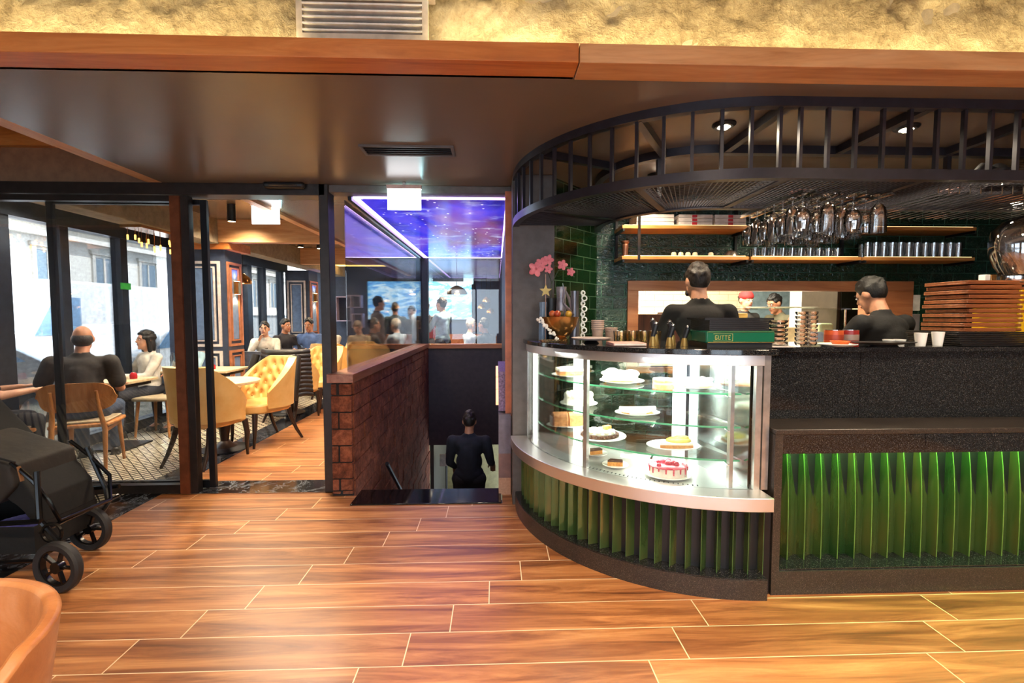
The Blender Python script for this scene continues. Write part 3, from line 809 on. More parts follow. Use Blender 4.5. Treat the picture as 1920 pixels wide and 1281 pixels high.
def blades_line():
    b = MB(); n = 38; per = .0925; sub = 8; vs = []
    for i in range(n):
        for k in range(sub + 1):
            f = k / sub
            d = .060 * math.sin(PI * .5 * f) ** 1.1
            x = 1.475 + per * (i + f * .97)
            if x > 5.03: break
            vs.append((x, 2.385 + d))
    m = len(vs); V = []; K = 10
    for k in range(K + 1):
        f = k / K; V += [(x, y + .045 * f ** 3, .135 + .665 * f) for x, y in vs]
    b.faces(V, [(k * m + i, k * m + i + 1, k * m + m + i + 1, k * m + m + i) for k in range(K) for i in range(m - 1)])
    return b
obj('fluted_panel', blades_line(), M_GREEN, bar, sharp=50)
eb = MB()
for i in range(38):
    x = 1.475 + .0925 * i
    if x < 5.02: eb.tube([(x, 2.384 + .045 * (k / 8) ** 3, .137 + .66 * k / 8) for k in range(9)], .0022, 6)
obj('blade_edge', eb, MT('pale_green_glass_edge', (104, 128, 66), .25), bar)
obj('led_strip', MB().box(1.47, 5.03, 2.335, 2.345, .765, .775), EM('greenish_white_led', (170, 255, 150), 8), bar)
lamp('bar_front_led', 'AREA', (3.2, 2.350, .76), 10, (.34, 1, .28), 3.5, sy=.02, rot=(math.radians(16), 0, 0))

# ================================================================ CANOPY
can = thing('bar_canopy', 'curved black steel canopy rack with vertical bars hung over the bar', 'canopy', (2.4, 3.0, 2.1))
RO, RI, KX, KY = 1.25, .62, 1.40, 3.50
ZB, ZT = 2.115, 2.5
def ringpath(r, z, n=36, a0=180):
    p = [(KX + r * math.cos(math.radians(a0 + (270 - a0) * i / n)), KY + r * math.sin(math.radians(a0 + (270 - a0) * i / n)), z) for i in range(n + 1)]
    return p
def band(r, z0, z1, th, mat, nm, a0=180):
    b = MB().sector(KX, KY, r - th / 2, r + th / 2, z0, z1, a0, 270, 44)
    b.box(KX, 5.04, KY - r - th / 2, KY - r + th / 2, z0, z1)
    return obj(nm, b, mat, can)
M_CANOPY = MT('graphite_canopy_steel', (52, 50, 58), .34, .45)
band(RO, ZT - .045, ZT, .045, M_CANOPY, 'outer_top_ring')
band(RO, ZB, ZB + .05, .045, M_CANOPY, 'outer_bottom_ring')
band(RI, ZT - .05, ZT, .05, M_CANOPY, 'inner_top_ring', 160)
band(RI, ZB, ZB + .05, .05, M_CANOPY, 'inner_bottom_ring', 160)
def polar(r, a): return (KX + r * math.cos(math.radians(a)), KY + r * math.sin(math.radians(a)))
nb = 15
for i in range(nb):
    x, y = polar(RO, 182 + i * 6.2)
    if x < KX: obj('upright_bar', MB().bar((x, y, ZB + .04), (x, y, ZT - .03), .016, .02, (math.cos(math.radians(182 + i * 6.2)), math.sin(math.radians(182 + i * 6.2)), 0)), M_CANOPY, can)
x = 1.475
while x < 5.0:
    obj('upright_bar', MB().box(x - .008, x + .008, KY - RO - .01, KY - RO + .01, ZB + .04, ZT - .03), M_CANOPY, can); x += .1365
for a in (205, 238):
    p, q = polar(RI, a), polar(RO, a)
    for z in (ZB + .025, ZT - .025): obj('cross_beam', MB().bar((*p, z), (*q, z), .04, .045), M_CANOPY, can)
for x in (1.42, 2.12, 2.82, 3.52, 4.22, 4.9):
    for z in (ZB + .025, ZT - .025): obj('cross_beam', MB().box(x - .02, x + .02, KY - RO, KY - RI, z - .022, z + .022), M_CANOPY, can)
for x in (2.84, 4.2): obj('inner_upright', MB().box(x - .014, x + .014, KY - RI - .014, KY - RI + .014, ZB, ZT), M_CANOPY, can)
for a in (200, 235): 
    x, y = polar(RI, a); obj('inner_upright', MB().box(x - .014, x + .014, y - .014, y + .014, ZB, ZT), M_CANOPY, can)
# wire mesh shelf
b = MB(); zz = ZB + .012
x = KX
while x < 5.0: b.box(x - .0022, x + .0022, KY - RO, KY - RI, zz - .002, zz + .002); x += .027
y = KY - RO + .02
while y < KY - RI: b.box(KX, 5.04, y - .0018, y + .0018, zz + .002, zz + .0055); y += .033
for k in range(70):
    a = 181 + k * 1.28; p, q = polar(RI, a), polar(RO, a); b.bar((*p, zz), (*q, zz), .0044, .004)
for k in range(18):
    r = RI + .03 + k * .033; b.sector(KX, KY, r - .0018, r + .0018, zz + .002, zz + .0055, 180, 270, 40)
obj('wire_mesh', b, M_CANOPY, can)
# glass hanging rails
RX = (1.66, 1.80, 1.94, 2.08)
for x in [v + .035 for v in RX] + [RX[0] - .035 - .0]:
    obj('glass_rail', MB().box(x - .009, x + .009, 2.44, 3.06, 2.098, 2.104).box(x - .002, x + .002, 2.44, 3.06, 2.104, 2.12), M_CHROME, can)
for k in range(34):
    x = 2.20 + k * .055
    if x < 4.2: obj('rack_wire', MB().cyl((x, 2.27, 2.10), (x, 2.27, 2.06), .003, n=6).cyl((x, 2.27, 2.06), (x, 2.86, 2.06), .003, n=6), M_CHROME, can)

# ---- stemmed glasses hanging upside down
def glass_mb(kind):
    if kind == 0:   # goblet
        prof = [(0, 0), (.034, -.001), (.036, -.004), (.006, -.008), (.0045, -.03), (.0045, -.065), (.014, -.078), (.036, -.096), (.044, -.125), (.042, -.160), (.036, -.192), (.034, -.192), (.040, -.160), (.0418, -.125), (.034, -.098), (.012, -.081), (0, -.079)]
    else:           # beer glass, straight sided
        prof = [(0, 0), (.034, -.001), (.036, -.004), (.007, -.009), (.006, -.03), (.0065, -.045), (.02, -.055), (.035, -.075), (.040, -.13), (.041, -.205), (.0385, -.205), (.0375, -.13), (.032, -.078), (.018, -.060), (0, -.057)]
    return MB().lathe(prof, n=20)
pg = [thing('wine_glass', 'x', 'glass'), thing('wine_glass', 'x', 'glass')]
for k in (0, 1):
    o = obj('glass_body', glass_mb(k), M_WINEGLASS, pg[k])
rown = ('leftmost', 'second from left', 'third from left', 'rightmost')
poss = ('frontmost', 'second from front', 'third from front', 'middle', 'fifth from front', 'sixth from front', 'backmost')
first = [True, True]
for i, x in enumerate(RX):
    for j in range(7):
        k = (i + j) % 2
        lb = 'stemmed glass hanging upside down, %s rail row, %s in its row' % (rown[i], poss[j])
        loc = (x, 2.49 + j * .088, 2.1095)
        if first[k]: place(pg[k], loc, 0, lb); pg[k]['group'] = 'stemmed glasses on the hanging rack'; first[k] = False
        else: dup(pg[k], loc, random.random() * 3, lb, 'stemmed glasses on the hanging rack')

# ================================================================ WALL SHELVES
M_BRKT = M_BLACKMETAL
def shelf(x0, x1, z, lb):
    t_ = thing('wall_shelf', lb, 'shelf', ((x0 + x1) / 2, 3.92, z))
    obj('board', MB().box(x0, x1, 3.79, 4.045, z - .0, z + .028), M_SHELFWOOD, t_, bevel=.002)
    obj('led_strip', MB().box(x0 + .02, x1 - .02, 3.80, 3.806, z + .028, z + .033), EM('warm_shelf_led', (255, 214, 150), 1.2), t_)
    for x in (x0 + .012, x1 - .012): obj('bracket', MB().box(x - .008, x + .008, 3.785, 4.04, z - .022, z - .001), M_BRKT, t_)
shelf(1.03, 2.085, 1.915, 'lower left oak bar shelf with small cups on green tiles')
shelf(2.105, 3.04, 1.915, 'lower middle oak bar shelf behind the hanging glasses')
shelf(3.06, 4.02, 1.915, 'lower right oak bar shelf lined with tall glasses')
shelf(1.03, 2.085, 2.165, 'upper left oak bar shelf carrying flat white boxes')
shelf(3.06, 4.02, 2.165, 'upper right empty oak bar shelf on green tiles')
for i, (x, y, lb) in enumerate(((1.17, 3.80, 'thin black shelf support rod nearest the left end of the bar shelves'), (2.095, 4.03, 'black shelf upright between left and middle bar shelves'), (3.05, 4.03, 'black shelf upright between middle and right bar shelves'), (1.045, 4.03, 'short black shelf upright at the far left behind the copper shaker'))):
    tag(obj('shelf_upright', MB().box(x - .011, x + .011, y - .011, y + .011, 1.91, 2.5), M_BRKT if i else M_CHROME), lb, 'shelf support')

# takeaway boxes on the upper shelf
M_BOXW = MT('white_cardboard', (226, 214, 206), .6); M_RED = MT('red_print', (196, 40, 52), .5)
names = ('left', 'middle', 'right')
for s_i, (x0, x1) in enumerate(((1.15, 1.46), (1.50, 1.78), (1.80, 2.06))):
    for k in range(3):
        bt = thing('takeaway_box', 'flat white box, %s in the %s stack on the upper bar shelf' % (('lowest', 'middle one', 'topmost')[k], names[s_i]), 'box', ((x0 + x1) / 2, 3.9, 2.195 + k * .030), group='flat boxes on the upper bar shelf')
        obj('carton', MB().box(x0, x1, 3.80, 4.02, 2.195 + k * .030, 2.223 + k * .030), M_BOXW, bt, bevel=.002)
        if s_i: obj('logo', MB().box(x0 + .11, x0 + .15, 3.797, 3.80, 2.198 + k * .030, 2.220 + k * .030), M_RED, bt)

def tumbler(h, r0, r1, wall=.002):
    return MB().lathe([(0, 0), (r0, 0), (r1, h), (r1 - wall, h), (r0 - wall, .006), (0, .006)], n=16)
# tall glasses right shelf, small glasses middle shelf
def shelf_glasses(x0, n, dx, rows, h, r, shelfname, grp, kindlabel):
    pr_ = None
    for rr in range(rows):
        for i in range(n):
            lb = '%s, %s, %s, number %s from left' % (kindlabel, shelfname, 'front row' if rr == 0 else 'back row', ORD[i])
            loc = (x0 + i * dx + rr * dx * .4, 3.835 + rr * .09, 1.9435)
            if pr_ is None: pr_ = tag(obj('drinking_glass', tumbler(h, r * .8, r), M_WINEGLASS, origin=(0, 0, 0)), lb, 'glass', grp); pr_.location = loc
            else:
                c = pr_.copy(); COL.objects.link(c); c.location = loc; c['label'] = lb
ORD = ['one', 'two', 'three', 'four', 'five', 'six', 'seven', 'eight', 'nine', 'ten', 'eleven', 'twelve', 'thirteen', 'fourteen']
shelf_glasses(3.12, 12, .072, 2, .125, .032, 'lower right bar shelf', 'tall glasses on the right shelf', 'tall clear glass')
shelf_glasses(2.16, 10, .078, 2, .075, .032, 'lower middle bar shelf', 'small glasses on the middle shelf', 'short clear glass')
cup = lambda: MB().lathe([(0, 0), (.024, 0), (.026, .004), (.020, .038), (.014, .046), (0, .047)], n=16)
for i, x in enumerate((1.485, 1.545, 1.605, 1.665, 1.80)):
    tag(obj('espresso_cup', MB().lathe([(0, 0), (.022, 0), (.024, .004), (.019, .034), (.013, .04), (0, .041)], (x, 3.86, 1.9435), 16), MT('cream_cup', (214, 200, 168), .25)), 'small cream cup upside down on the lower left shelf, %s from left' % ('first', 'second', 'third', 'fourth', 'fifth, standing apart,')[i], 'cup', 'small cups on the lower left shelf')
tag(obj('steel_bowl', MB().lathe([(0, .06), (.03, .056), (.055, .03), (.062, 0), (.058, 0), (.05, .028), (0, .054)], (1.98, 3.88, 1.9435), 24), MT('brushed_bowl_metal', (150, 140, 134), .3, .9)), 'upturned grey metal bowl at the right end of the lower left shelf', 'bowl')
sh = thing('cocktail_shaker', 'copper coloured cocktail shaker at the left end of the lower shelf', 'shaker', (1.075, 3.86, 1.944))
M_COP = MT('aged_copper', (150, 100, 78), .28, .8)
obj('body', MB().lathe([(0, 0), (.022, 0), (.028, .09), (.027, .095), (0, .095)], (1.075, 3.86, 1.944), 20), M_COP, sh)
obj('lid', MB().lathe([(.027, .0955), (.022, .105), (.034, .118), (.034, .13), (0, .13)], (1.075, 3.86, 1.944), 20), M_COP, sh)

# ================================================================ THINGS ON THE COUNTER (z = 1.28)
ZC = 1.2805
M_GOLD = MT('brushed_gold_metal', (190, 138, 78), .25, .85)
M_DARKPLATE = MT('matte_black_tray', (26, 25, 27), .35)
# copper bowl with decorations
bo = thing('copper_bowl', 'big gold copper bowl of decorations at the left end of the counter', 'bowl', (.445, 3.20, ZC))
obj('bowl', MB().lathe([(0, 0), (.05, 0), (.055, .012), (.035, .02), (.075, .05), (.115, .11), (.128, .165), (.124, .165), (.11, .11), (.07, .056), (0, .03)], (.445, 3.20, ZC), 36), M_GOLD, bo)
obj('filling', MB().ball((.445, 3.20, ZC + .12), (.105, .105, .055)), MT('dried_moss_filling', (92, 82, 52), .8, var=(30, (150, 96, 40)), bump=(40, .8)), bo)
for i, (dx, dy, c) in enumerate(((-.06, -.04, (206, 104, 50)), (-.03, -.07, (180, 70, 36)), (.05, -.05, (220, 170, 60)), (.0, -.02, (90, 86, 60)))):
    tag(obj('bauble', MB().ball((.445 + dx, 3.20 + dy, ZC + .185), .024), MT('bauble_%s' % 'abcd'[i], c, .25)), ('orange bauble at the left of the copper bowl', 'rust red bauble at the front of the copper bowl', 'golden bauble at the right of the copper bowl', 'dull olive bauble in the middle of the copper bowl')[i], 'bauble', 'baubles in the copper bowl')
# vases
M_SILVER = MT('silver_fabric_wrap', (176, 168, 172), .35, .4, var=(12, (120, 112, 118)))
def vase(x, y, h, r, lb, mat, col=None):
    v_ = thing('vase', lb, 'vase', (x, y, ZC))
    obj('body', MB().lathe([(0, 0), (r, 0), (r * 1.05, h * .2), (r * .8, h * .8), (r * .9, h), (r * .8, h), (r * .7, h * .8), (r * .9, .02), (0, .01)], (x, y, ZC), 24), mat, v_)
    return v_
vase(.40, 3.36, .30, .045, 'dark tall vase behind the copper bowl, beneath the orchid', M_BLACKPL)
vase(.47, 3.34, .38, .042, 'silver wrapped bottle standing tallest behind the copper bowl', M_SILVER)
vase(.565, 3.32, .35, .035, 'striped silver and black cylinder at the right behind the copper bowl', MT('striped_silver', (150, 146, 154), .3, .5, var=(1, (30, 28, 34)), scale=(60, 60, 1)))
vase(.335, 3.30, .27, .03, 'blue grey slim vase at the left behind the copper bowl', MT('blue_grey_glaze', (120, 144, 170), .25))
oc = thing('orchid', 'pink orchid flowers arching over the copper bowl', 'flower', (.40, 3.36, ZC + .2))
M_PINK = MT('pink_petal', (222, 112, 124), .5, var=(20, (236, 140, 150))); M_STEM = MT('dark_green_stem', (50, 62, 40), .6)
obj('stem', MB().tube([(.40, 3.36, ZC + .2), (.40, 3.35, ZC + .42), (.37, 3.34, ZC + .50), (.30, 3.33, ZC + .53)], .004, 6).tube([(.40, 3.35, ZC + .40), (.45, 3.35, ZC + .5), (.52, 3.34, ZC + .50), (.56, 3.33, ZC + .45)], .003, 6), M_STEM, oc)
def flower(c, r):
    b = MB()
    for k in range(5):
        a = 2 * PI * k / 5 + .3
        Mx = Matrix.Translation(c) @ Matrix.Rotation(a, 4, 'Y') @ Matrix.Translation((0, 0, r * .55))
        b.ball((0, 0, 0), (r * .42, r * .1, r * .6), Mx, 10, 6)
    b.ball(c, (r * .2, r * .25, r * .2), None, 8, 6); return b
for c, r in (((.285, 3.31, ZC + .505), .05), ((.325, 3.31, ZC + .545), .038), ((.375, 3.32, ZC + .57), .035), ((.375, 3.32, ZC + .505), .028), ((.475, 3.32, ZC + .535), .034), ((.535, 3.32, ZC + .485), .028)):
    obj('flower', flower(c, r), M_PINK, oc)
def star_poly(r1, r2): return [((r1 if k % 2 == 0 else r2) * math.sin(PI * k / 5), (r1 if k % 2 == 0 else r2) * math.cos(PI * k / 5)) for k in range(10)]
so = thing('star_ornament', 'yellow star ornament on a thin stick at the left of the copper bowl', 'ornament', (.345, 3.24, ZC))
obj('star', MB().prism(star_poly(.045, .019), -.006, .006, Matrix.Translation((.345, 3.22, ZC + .345)) @ Matrix.Rotation(PI / 2, 4, 'X')), MT('pale_gold_star', (214, 190, 100), .4), so)
obj('stick', MB().cyl((.345, 3.228, ZC + .0), (.345, 3.228, ZC + .46), .003, n=6), MT('wooden_stick', (190, 150, 130), .5), so)
ga = thing('ring_garland', 'white string of rings and hearts hanging at the right of the copper bowl', 'garland', (.62, 3.24, ZC))
b = MB()
for k in range(9):
    z = ZC + .035 + k * .037; r = .017 if k % 2 else .013
    b.tube([(.605 + (k % 2) * .01 + r * math.cos(q), 3.22, z + r * math.sin(q)) for q in [2 * PI * m / 14 for m in range(14)]], .0048, 6, closed=True)
obj('rings', b, M_PORC, ga)
obj('cord', MB().cyl((.60, 3.228, ZC), (.60, 3.228, ZC + .35), .003, n=6), M_PORC, ga)
bd_ = thing('bead_garland', 'white bead garland trailing down the left side of the copper bowl', 'garland', (.30, 3.12, ZC))
b = MB(); random.seed(4)
for k in range(34):
    f = k / 33; b.ball((.285 + .13 * f + random.uniform(-.01, .01), 3.13 - .03 * f, ZC + .15 - .145 * f + random.uniform(-.012, .012) + .008), random.uniform(.007, .012), seg=8, rings=6)
obj('beads', b, M_PORC, bd_)
sr = thing('ribbon_bow', 'long silver white ribbon flowing over the front of the copper bowl', 'ribbon', (.47, 3.2, ZC + .15))
b = MB().tube([(.47, 3.27, ZC + .40), (.475, 3.22, ZC + .32), (.465, 3.2, ZC + .26), (.50, 3.15, ZC + .21), (.53, 3.14, ZC + .18)], [.006, .02, .014, .02, .004], 8, flat=.3).tube([(.475, 3.25, ZC + .37), (.505, 3.2, ZC + .29), (.51, 3.17, ZC + .22)], [.006, .016, .005], 8, flat=.3)
obj('ribbon', b, M_SILVER, sr)
# glass candle tray at far left
tg = thing('mosaic_dish', 'low dark mosaic dish at the far left edge of the worktop', 'dish', (.33, 3.02, ZC))
obj('dish', MB().lathe([(0, 0), (.06, 0), (.075, .014), (.07, .014), (.055, .006), (0, .006)], (.35, 3.03, ZC), 24), MT('black_gold_mosaic', (40, 34, 36), .2, var=(80, (170, 150, 110))), tg)

# cake stand plate, cups
cs = thing('cake_stand', 'low pale plate on a foot right of the copper bowl', 'plate', (.60, 2.92, ZC))
obj('plate', MB().lathe([(0, .022), (.11, .022), (.125, .032), (.125, .036), (.108, .028), (0, .028)], (.60, 2.90, ZC), 36), MT('pale_stone_plate', (190, 172, 166), .3), cs)
obj('foot', MB().lathe([(0, 0), (.05, 0), (.03, .021), (0, .021)], (.60, 2.90, ZC), 24), M_DARKPLATE, cs)
M_CUPPAPER = MT('beige_paper_cup', (192, 166, 150), .5)
def cupstack(x, y, n, h, r, lb, mat=M_CUPPAPER, grp=None, step=.014):
    for k in range(n):
        c = tag(obj('paper_cup', MB().lathe([(0, 0), (r * .75, 0), (r, h), (r * 1.06, h + .002), (r * 1.06, h - .006), (r * .97, h - .008), (r * .72, .004), (0, .004)], (x, y, ZC + k * step), 20), mat), lb % ('lowest', 'second', 'third', 'fourth', 'fifth', 'topmost', 'seventh')[k if k < n - 1 else 5], 'cup', grp)
cupstack(.71, 3.22, 5, .085, .043, 'beige paper cup in the taller stack by the green side tiles, %s', grp='stacked beige paper cups')
cupstack(.80, 3.20, 2, .075, .043, 'beige paper cup in the short stack right of the taller one, %s', grp='stacked beige paper cups')
M_AMBER = glass_pane('amber_tinted_glass', (252, 240, 206), 1, .03, .25)
for i in range(8):
    x = .80 + (i % 4) * .075; y = 2.93 + (i // 4) * .085
    tag(obj('drinking_glass', MB().lathe([(0, 0), (.026, 0), (.032, .075), (.03, .075), (.024, .005), (0, .005)], (x, y, ZC), 16), M_AMBER), 'amber tinted short glass left of the cutlery, %s row, %s from the left' % ('front' if i < 4 else 'back', ('first', 'second', 'third', 'fourth')[i % 4]), 'glass', 'amber short glasses on the counter')
nb_ = thing('menu_book', 'flat pink menu book lying in front of the amber glasses', 'book', (.78, 2.68, ZC))
obj('cover', MB().box(.665, .855, 2.60, 2.78, ZC, ZC + .018), MT('pale_pink_cover', (214, 160, 148), .5), nb_, bevel=.003)
obj('pages', MB().box(.67, .85, 2.597, 2.6, ZC + .004, ZC + .014), M_WHITE, nb_)
# pepper mills / dispensers
M_AMBERGOLD = MT('gold_cap', (196, 166, 100), .25, .7)
spots_ = ((.895, 2.62, .12), (.945, 2.72, .14), (.985, 2.60, .11), (1.04, 2.70, .13), (1.075, 2.61, .10))
for i, (x, y, h) in enumerate(spots_):
    s_ = thing('pepper_mill', 'dark grinder with a gold foot beside the green box, %s from the left' % ('first', 'second', 'third', 'fourth', 'fifth')[i], 'grinder', (x, y, ZC), group='grinders beside the green box')
    obj('foot', MB().lathe([(0, 0), (.022, 0), (.014, h * .45), (0, h * .45)], (x, y, ZC), 14), M_AMBERGOLD, s_)
    a = (-1) ** i * .018
    obj('body', MB().cyl((x, y, ZC + h * .42), (x + a, y, ZC + h), .013, .017, 12), M_BLACKPL, s_)
    obj('knob', MB().ball((x + a, y, ZC + h + .008), .012, seg=10, rings=8), M_CHROME, s_)
# green box under a stack of black trays
t = NT('deep_green_enamel'); t.set(.22, 0, .6, (20, 92, 66)); M_BOXG = t.m
gbx = thing('green_crate', 'green crate with gold lettering under a pile of black trays', 'crate', (1.30, 2.50, ZC))
obj('body', MB().box(1.105, 1.475, 2.40, 2.66, ZC + .028, ZC + .092), M_BOXG, gbx, bevel=.008)
obj('base', MB().box(1.115, 1.465, 2.41, 2.65, ZC, ZC + .028), M_BLACKPL, gbx)
obj('gold_edge', MB().box(1.112, 1.468, 2.397, 2.40, ZC + .030, ZC + .033).box(1.112, 1.468, 2.397, 2.40, ZC + .086, ZC + .088), M_AMBERGOLD, gbx)
GL = {'G': [(0, 0, 1, .16), (0, .84, 1, 1), (0, 0, .2, 1), (.8, 0, 1, .45), (.5, .4, 1, .52)], 'U': [(0, 0, .2, 1), (.8, 0, 1, 1), (0, 0, 1, .16)], 'I': [(.4, 0, .6, 1)], 'T': [(.4, 0, .6, 1), (0, .84, 1, 1)], 'E': [(0, 0, .2, 1), (0, 0, 1, .16), (0, .84, 1, 1), (0, .42, .8, .56)]}
b = MB(); x = 1.150
for ch in 'GUTTE':
    for a0, b0, a1, b1 in GL[ch]: b.box(x + a0 * .013, x + a1 * .013, 2.3965, 2.3995, ZC + .045 + b0 * .024, ZC + .045 + b1 * .024)
    x += .0175
for a in ((1.142, 1.246, .038, .040), (1.142, 1.246, .076, .078), (1.244, 1.246, .040, .076)): b.box(a[0], a[1], 2.397, 2.3995, ZC + a[2], ZC + a[3])
obj('lettering', b, MT('gold_lettering', (196, 190, 110), .4, .3), gbx)
ORD2 = ('lowest', 'second', 'third', 'fourth', 'fifth', 'sixth', 'seventh', 'eighth', 'ninth', 'tenth', 'eleventh')
for k in range(6):
    s_ = thing('black_tray', 'shallow black tray in the pile on the green crate, %s' % (ORD2[k] if k < 5 else 'topmost and widest'), 'tray', (1.29, 2.55, ZC + .0925 + k * .0115), group='black trays on the green crate')
    e = 0 if k < 5 else .025
    z = ZC + .0925 + k * .0115
    obj('tray', MB().box(1.135 - e, 1.44 + e, 2.42, 2.64, z, z + .005).box(1.127 - e, 1.135 - e, 2.412, 2.648, z, z + .0105).box(1.44 + e, 1.448 + e, 2.412, 2.648, z, z + .0105).box(1.135 - e, 1.44 + e, 2.412, 2.42, z, z + .0105).box(1.135 - e, 1.44 + e, 2.64, 2.648, z, z + .0105), M_DARKPLATE, s_)
# jar / glass bowl stacks
M_GLASSBOWL = glass_pane('thick_bowl_glass', (253, 252, 248), 1, .05, .34)
def bowlstack(x, y, n, r, lb, grp):
    for k in range(n):
        z = ZC + .006 + k * .024
        o = tag(obj('glass_bowl', MB().lathe([(0, 0), (r * .7, 0), (r * .95, .01), (r, .0215), (r * .94, .0215), (r * .85, .012), (0, .005)], (x, y, z), 22), M_GLASSBOWL), lb % ORD2[k], 'bowl', grp)
tag(obj('coaster', MB().box(1.505, 1.635, 2.47, 2.60, ZC, ZC + .005), M_BOXW), 'white square mat under the left stack of glass bowls', 'mat')
bowlstack(1.57, 2.535, 6, .052, 'clear ribbed glass bowl in the shorter stack right of the green crate, %s', 'stacked glass bowls')
bowlstack(1.705, 2.54, 8, .030, 'small clear glass pot in the tall left stack, %s', 'stacked glass pots')
bowlstack(1.768, 2.54, 8, .030, 'small clear glass pot in the tall right stack, %s', 'stacked glass pots')
# plate with orange bowl, tins
pl = tag(obj('plate', MB().lathe([(0, 0), (.07, 0), (.10, .012), (.098, .015), (.068, .005), (0, .005)], (1.93, 2.56, ZC), 32), M_PORC), 'white plate under the orange bowl on the granite counter', 'plate')
tag(obj('orange_bowl', MB().lathe([(0, .006), (.035, .006), (.05, .03), (.047, .03), (.03, .010), (0, .010)], (1.95, 2.56, ZC), 24), MT('orange_glaze', (226, 104, 40), .3)), 'small orange bowl on the white plate', 'bowl')
def tin(x, y, r, h, c1, c2, lb):
    s_ = thing('tin', lb, 'tin', (x, y, ZC)); obj('body', MB().lathe([(0, 0), (r, 0), (r, h), (0, h)], (x, y, ZC), 28), c1, s_)
    obj('band', MB().lathe([(r + .0005, h * .3), (r + .001, h * .3), (r + .001, h * .7), (r + .0005, h * .7)], (x, y, ZC), 28), c2, s_)
    obj('lid', MB().lathe([(0, h), (r * .98, h), (r * .98, h + .003), (0, h + .003)], (x, y, ZC), 28), M_CHROME, s_)
tin(2.03, 2.72, .05, .085, MT('orange_tin', (196, 84, 40), .35), MT('tin_label', (160, 60, 36), .4), 'orange red tin on the counter, left of the dark red tin')
tin(2.14, 2.74, .05, .085, MT('dark_red_tin', (150, 38, 34), .35), MT('grey_label', (150, 130, 120), .4), 'dark red tin on the counter, right of the orange tin')
tag(obj('oval_tray', MB().lathe([(0, .012), (.10, .012), (.17, .022), (.175, .026), (.10, .016), (0, .016)], (2.17, 2.52, ZC), 36, sy=.55).lathe([(0, 0), (.08, 0), (.07, .012), (0, .012)], (2.17, 2.52, ZC), 24, sy=.55), M_DARKPLATE), 'black oval serving tray on the counter in front of the tins', 'tray')
# white cups at right
for i, (x, y, h) in enumerate(((2.285, 2.62, .035), (2.35, 2.62, .035), (2.42, 2.56, .075), (2.475, 2.62, .065), (2.54, 2.58, .080))):
    tag(obj('white_cup', MB().lathe([(0, 0), (.022, 0), (.031, h), (.028, h), (.019, .005), (0, .005)], (x, y, ZC), 20), M_PORC), 'white ceramic cup between the black oval tray and the stacked trays, %s from the left' % ('first', 'second', 'third', 'fourth', 'fifth')[i], 'cup', 'white cups on the counter')
# stacks of trays at right
for k in range(7):
    z = ZC + k * .0118; dx = random.uniform(-.01, .01)
    tag(obj('serving_tray', MB().box(2.62 + dx - .02 * (k > 4), 3.10 + dx, 2.52, 2.84, z, z + .004).box(2.605 + dx - .02 * (k > 4), 3.115 + dx, 2.51, 2.518, z + .003, z + .011).box(2.605 + dx - .02 * (k > 4), 2.62 + dx - .02 * (k > 4), 2.518, 2.84, z + .003, z + .011), M_DARKPLATE, bevel=.001), 'flat black tray in the pile beneath the wooden boards, %s' % (ORD2[k] if k < 6 else 'topmost'), 'tray', 'black trays under the wooden boards')
ztop = ZC + 7 * .0118
for k in range(11):
    z = ztop + k * .0268; dx = random.uniform(-.014, .012)
    s_ = thing('wooden_board', 'brown wooden serving board with handle in the tall stack, %s' % (ORD2[k] if k < 10 else 'topmost'), 'serving board', (2.85 + dx, 2.66, z), group='stacked wooden serving boards')
    obj('board', MB().box(2.655 + dx, 2.955 + dx, 2.53, 2.80, z, z + .009).box(2.655 + dx, 2.955 + dx, 2.53, 2.545, z + .009, z + .021).box(2.655 + dx, 2.955 + dx, 2.785, 2.80, z + .009, z + .021).box(2.655 + dx, 2.672 + dx, 2.545, 2.785, z + .009, z + .021), M_TRAYWOOD, s_, bevel=.002)
    obj('handle', MB().box(2.956 + dx, 3.075 + dx, 2.60, 2.72, z, z + .016), M_TRAYWOOD, s_, bevel=.005)
# coffee machine (yellow) and what stands on it
cm = thing('coffee_machine', 'bright yellow coffee machine with slatted side at the right edge', 'coffee machine', (3.55, 2.84, ZC - .2))
t = NT('yellow_enamel'); t.set(.3, 0, .5, (232, 178, 24)); M_YEL = t.m
obj('housing', MB().box(3.16, 3.9, 2.70, 2.985, ZC, ZC + .335), M_YEL, cm, bevel=.012)
for k in range(9): obj('slat', MB().box(3.21, 3.88, 2.694, 2.70, ZC + .05 + k * .028, ZC + .062 + k * .028), MT('dark_yellow_slat', (176, 128, 16), .4), cm)
obj('side_cover', MB().box(3.02, 3.16, 2.86, 2.985, ZC + .3, ZC + .335), M_YEL, cm, bevel=.004)
obj('cup_rail', MB().tube([(3.0, 2.72, ZC + .36), (3.88, 2.72, ZC + .36), (3.88, 2.96, ZC + .36), (3.0, 2.96, ZC + .36)], .006, 8, closed=True), M_CHROME, cm)
obj('top_tray', MB().box(2.98, 3.9, 2.70, 2.98, ZC + .337, ZC + .352), M_BLACKPL, cm)
gr = thing('coffee_grinder', 'coffee grinder with a huge clear dome hopper at the right edge', 'grinder', (3.33, 2.82, ZC + .352))
obj('base', MB().box(3.06, 3.62, 2.72, 2.94, ZC + .353, ZC + .372), M_BLACKPL, gr)
obj('collar', MB().lathe([(0, 0), (.19, 0), (.20, .01), (.20, .045), (.185, .055), (0, .055)], (3.33, 2.82, ZC + .372), 40, sy=.55), M_CHROME, gr)
hz = ZC + .430
prof = [(.17, 0), (.205, .05), (.235, .12), (.240, .20), (.225, .27), (.17, .325), (.09, .355), (0, .365)]
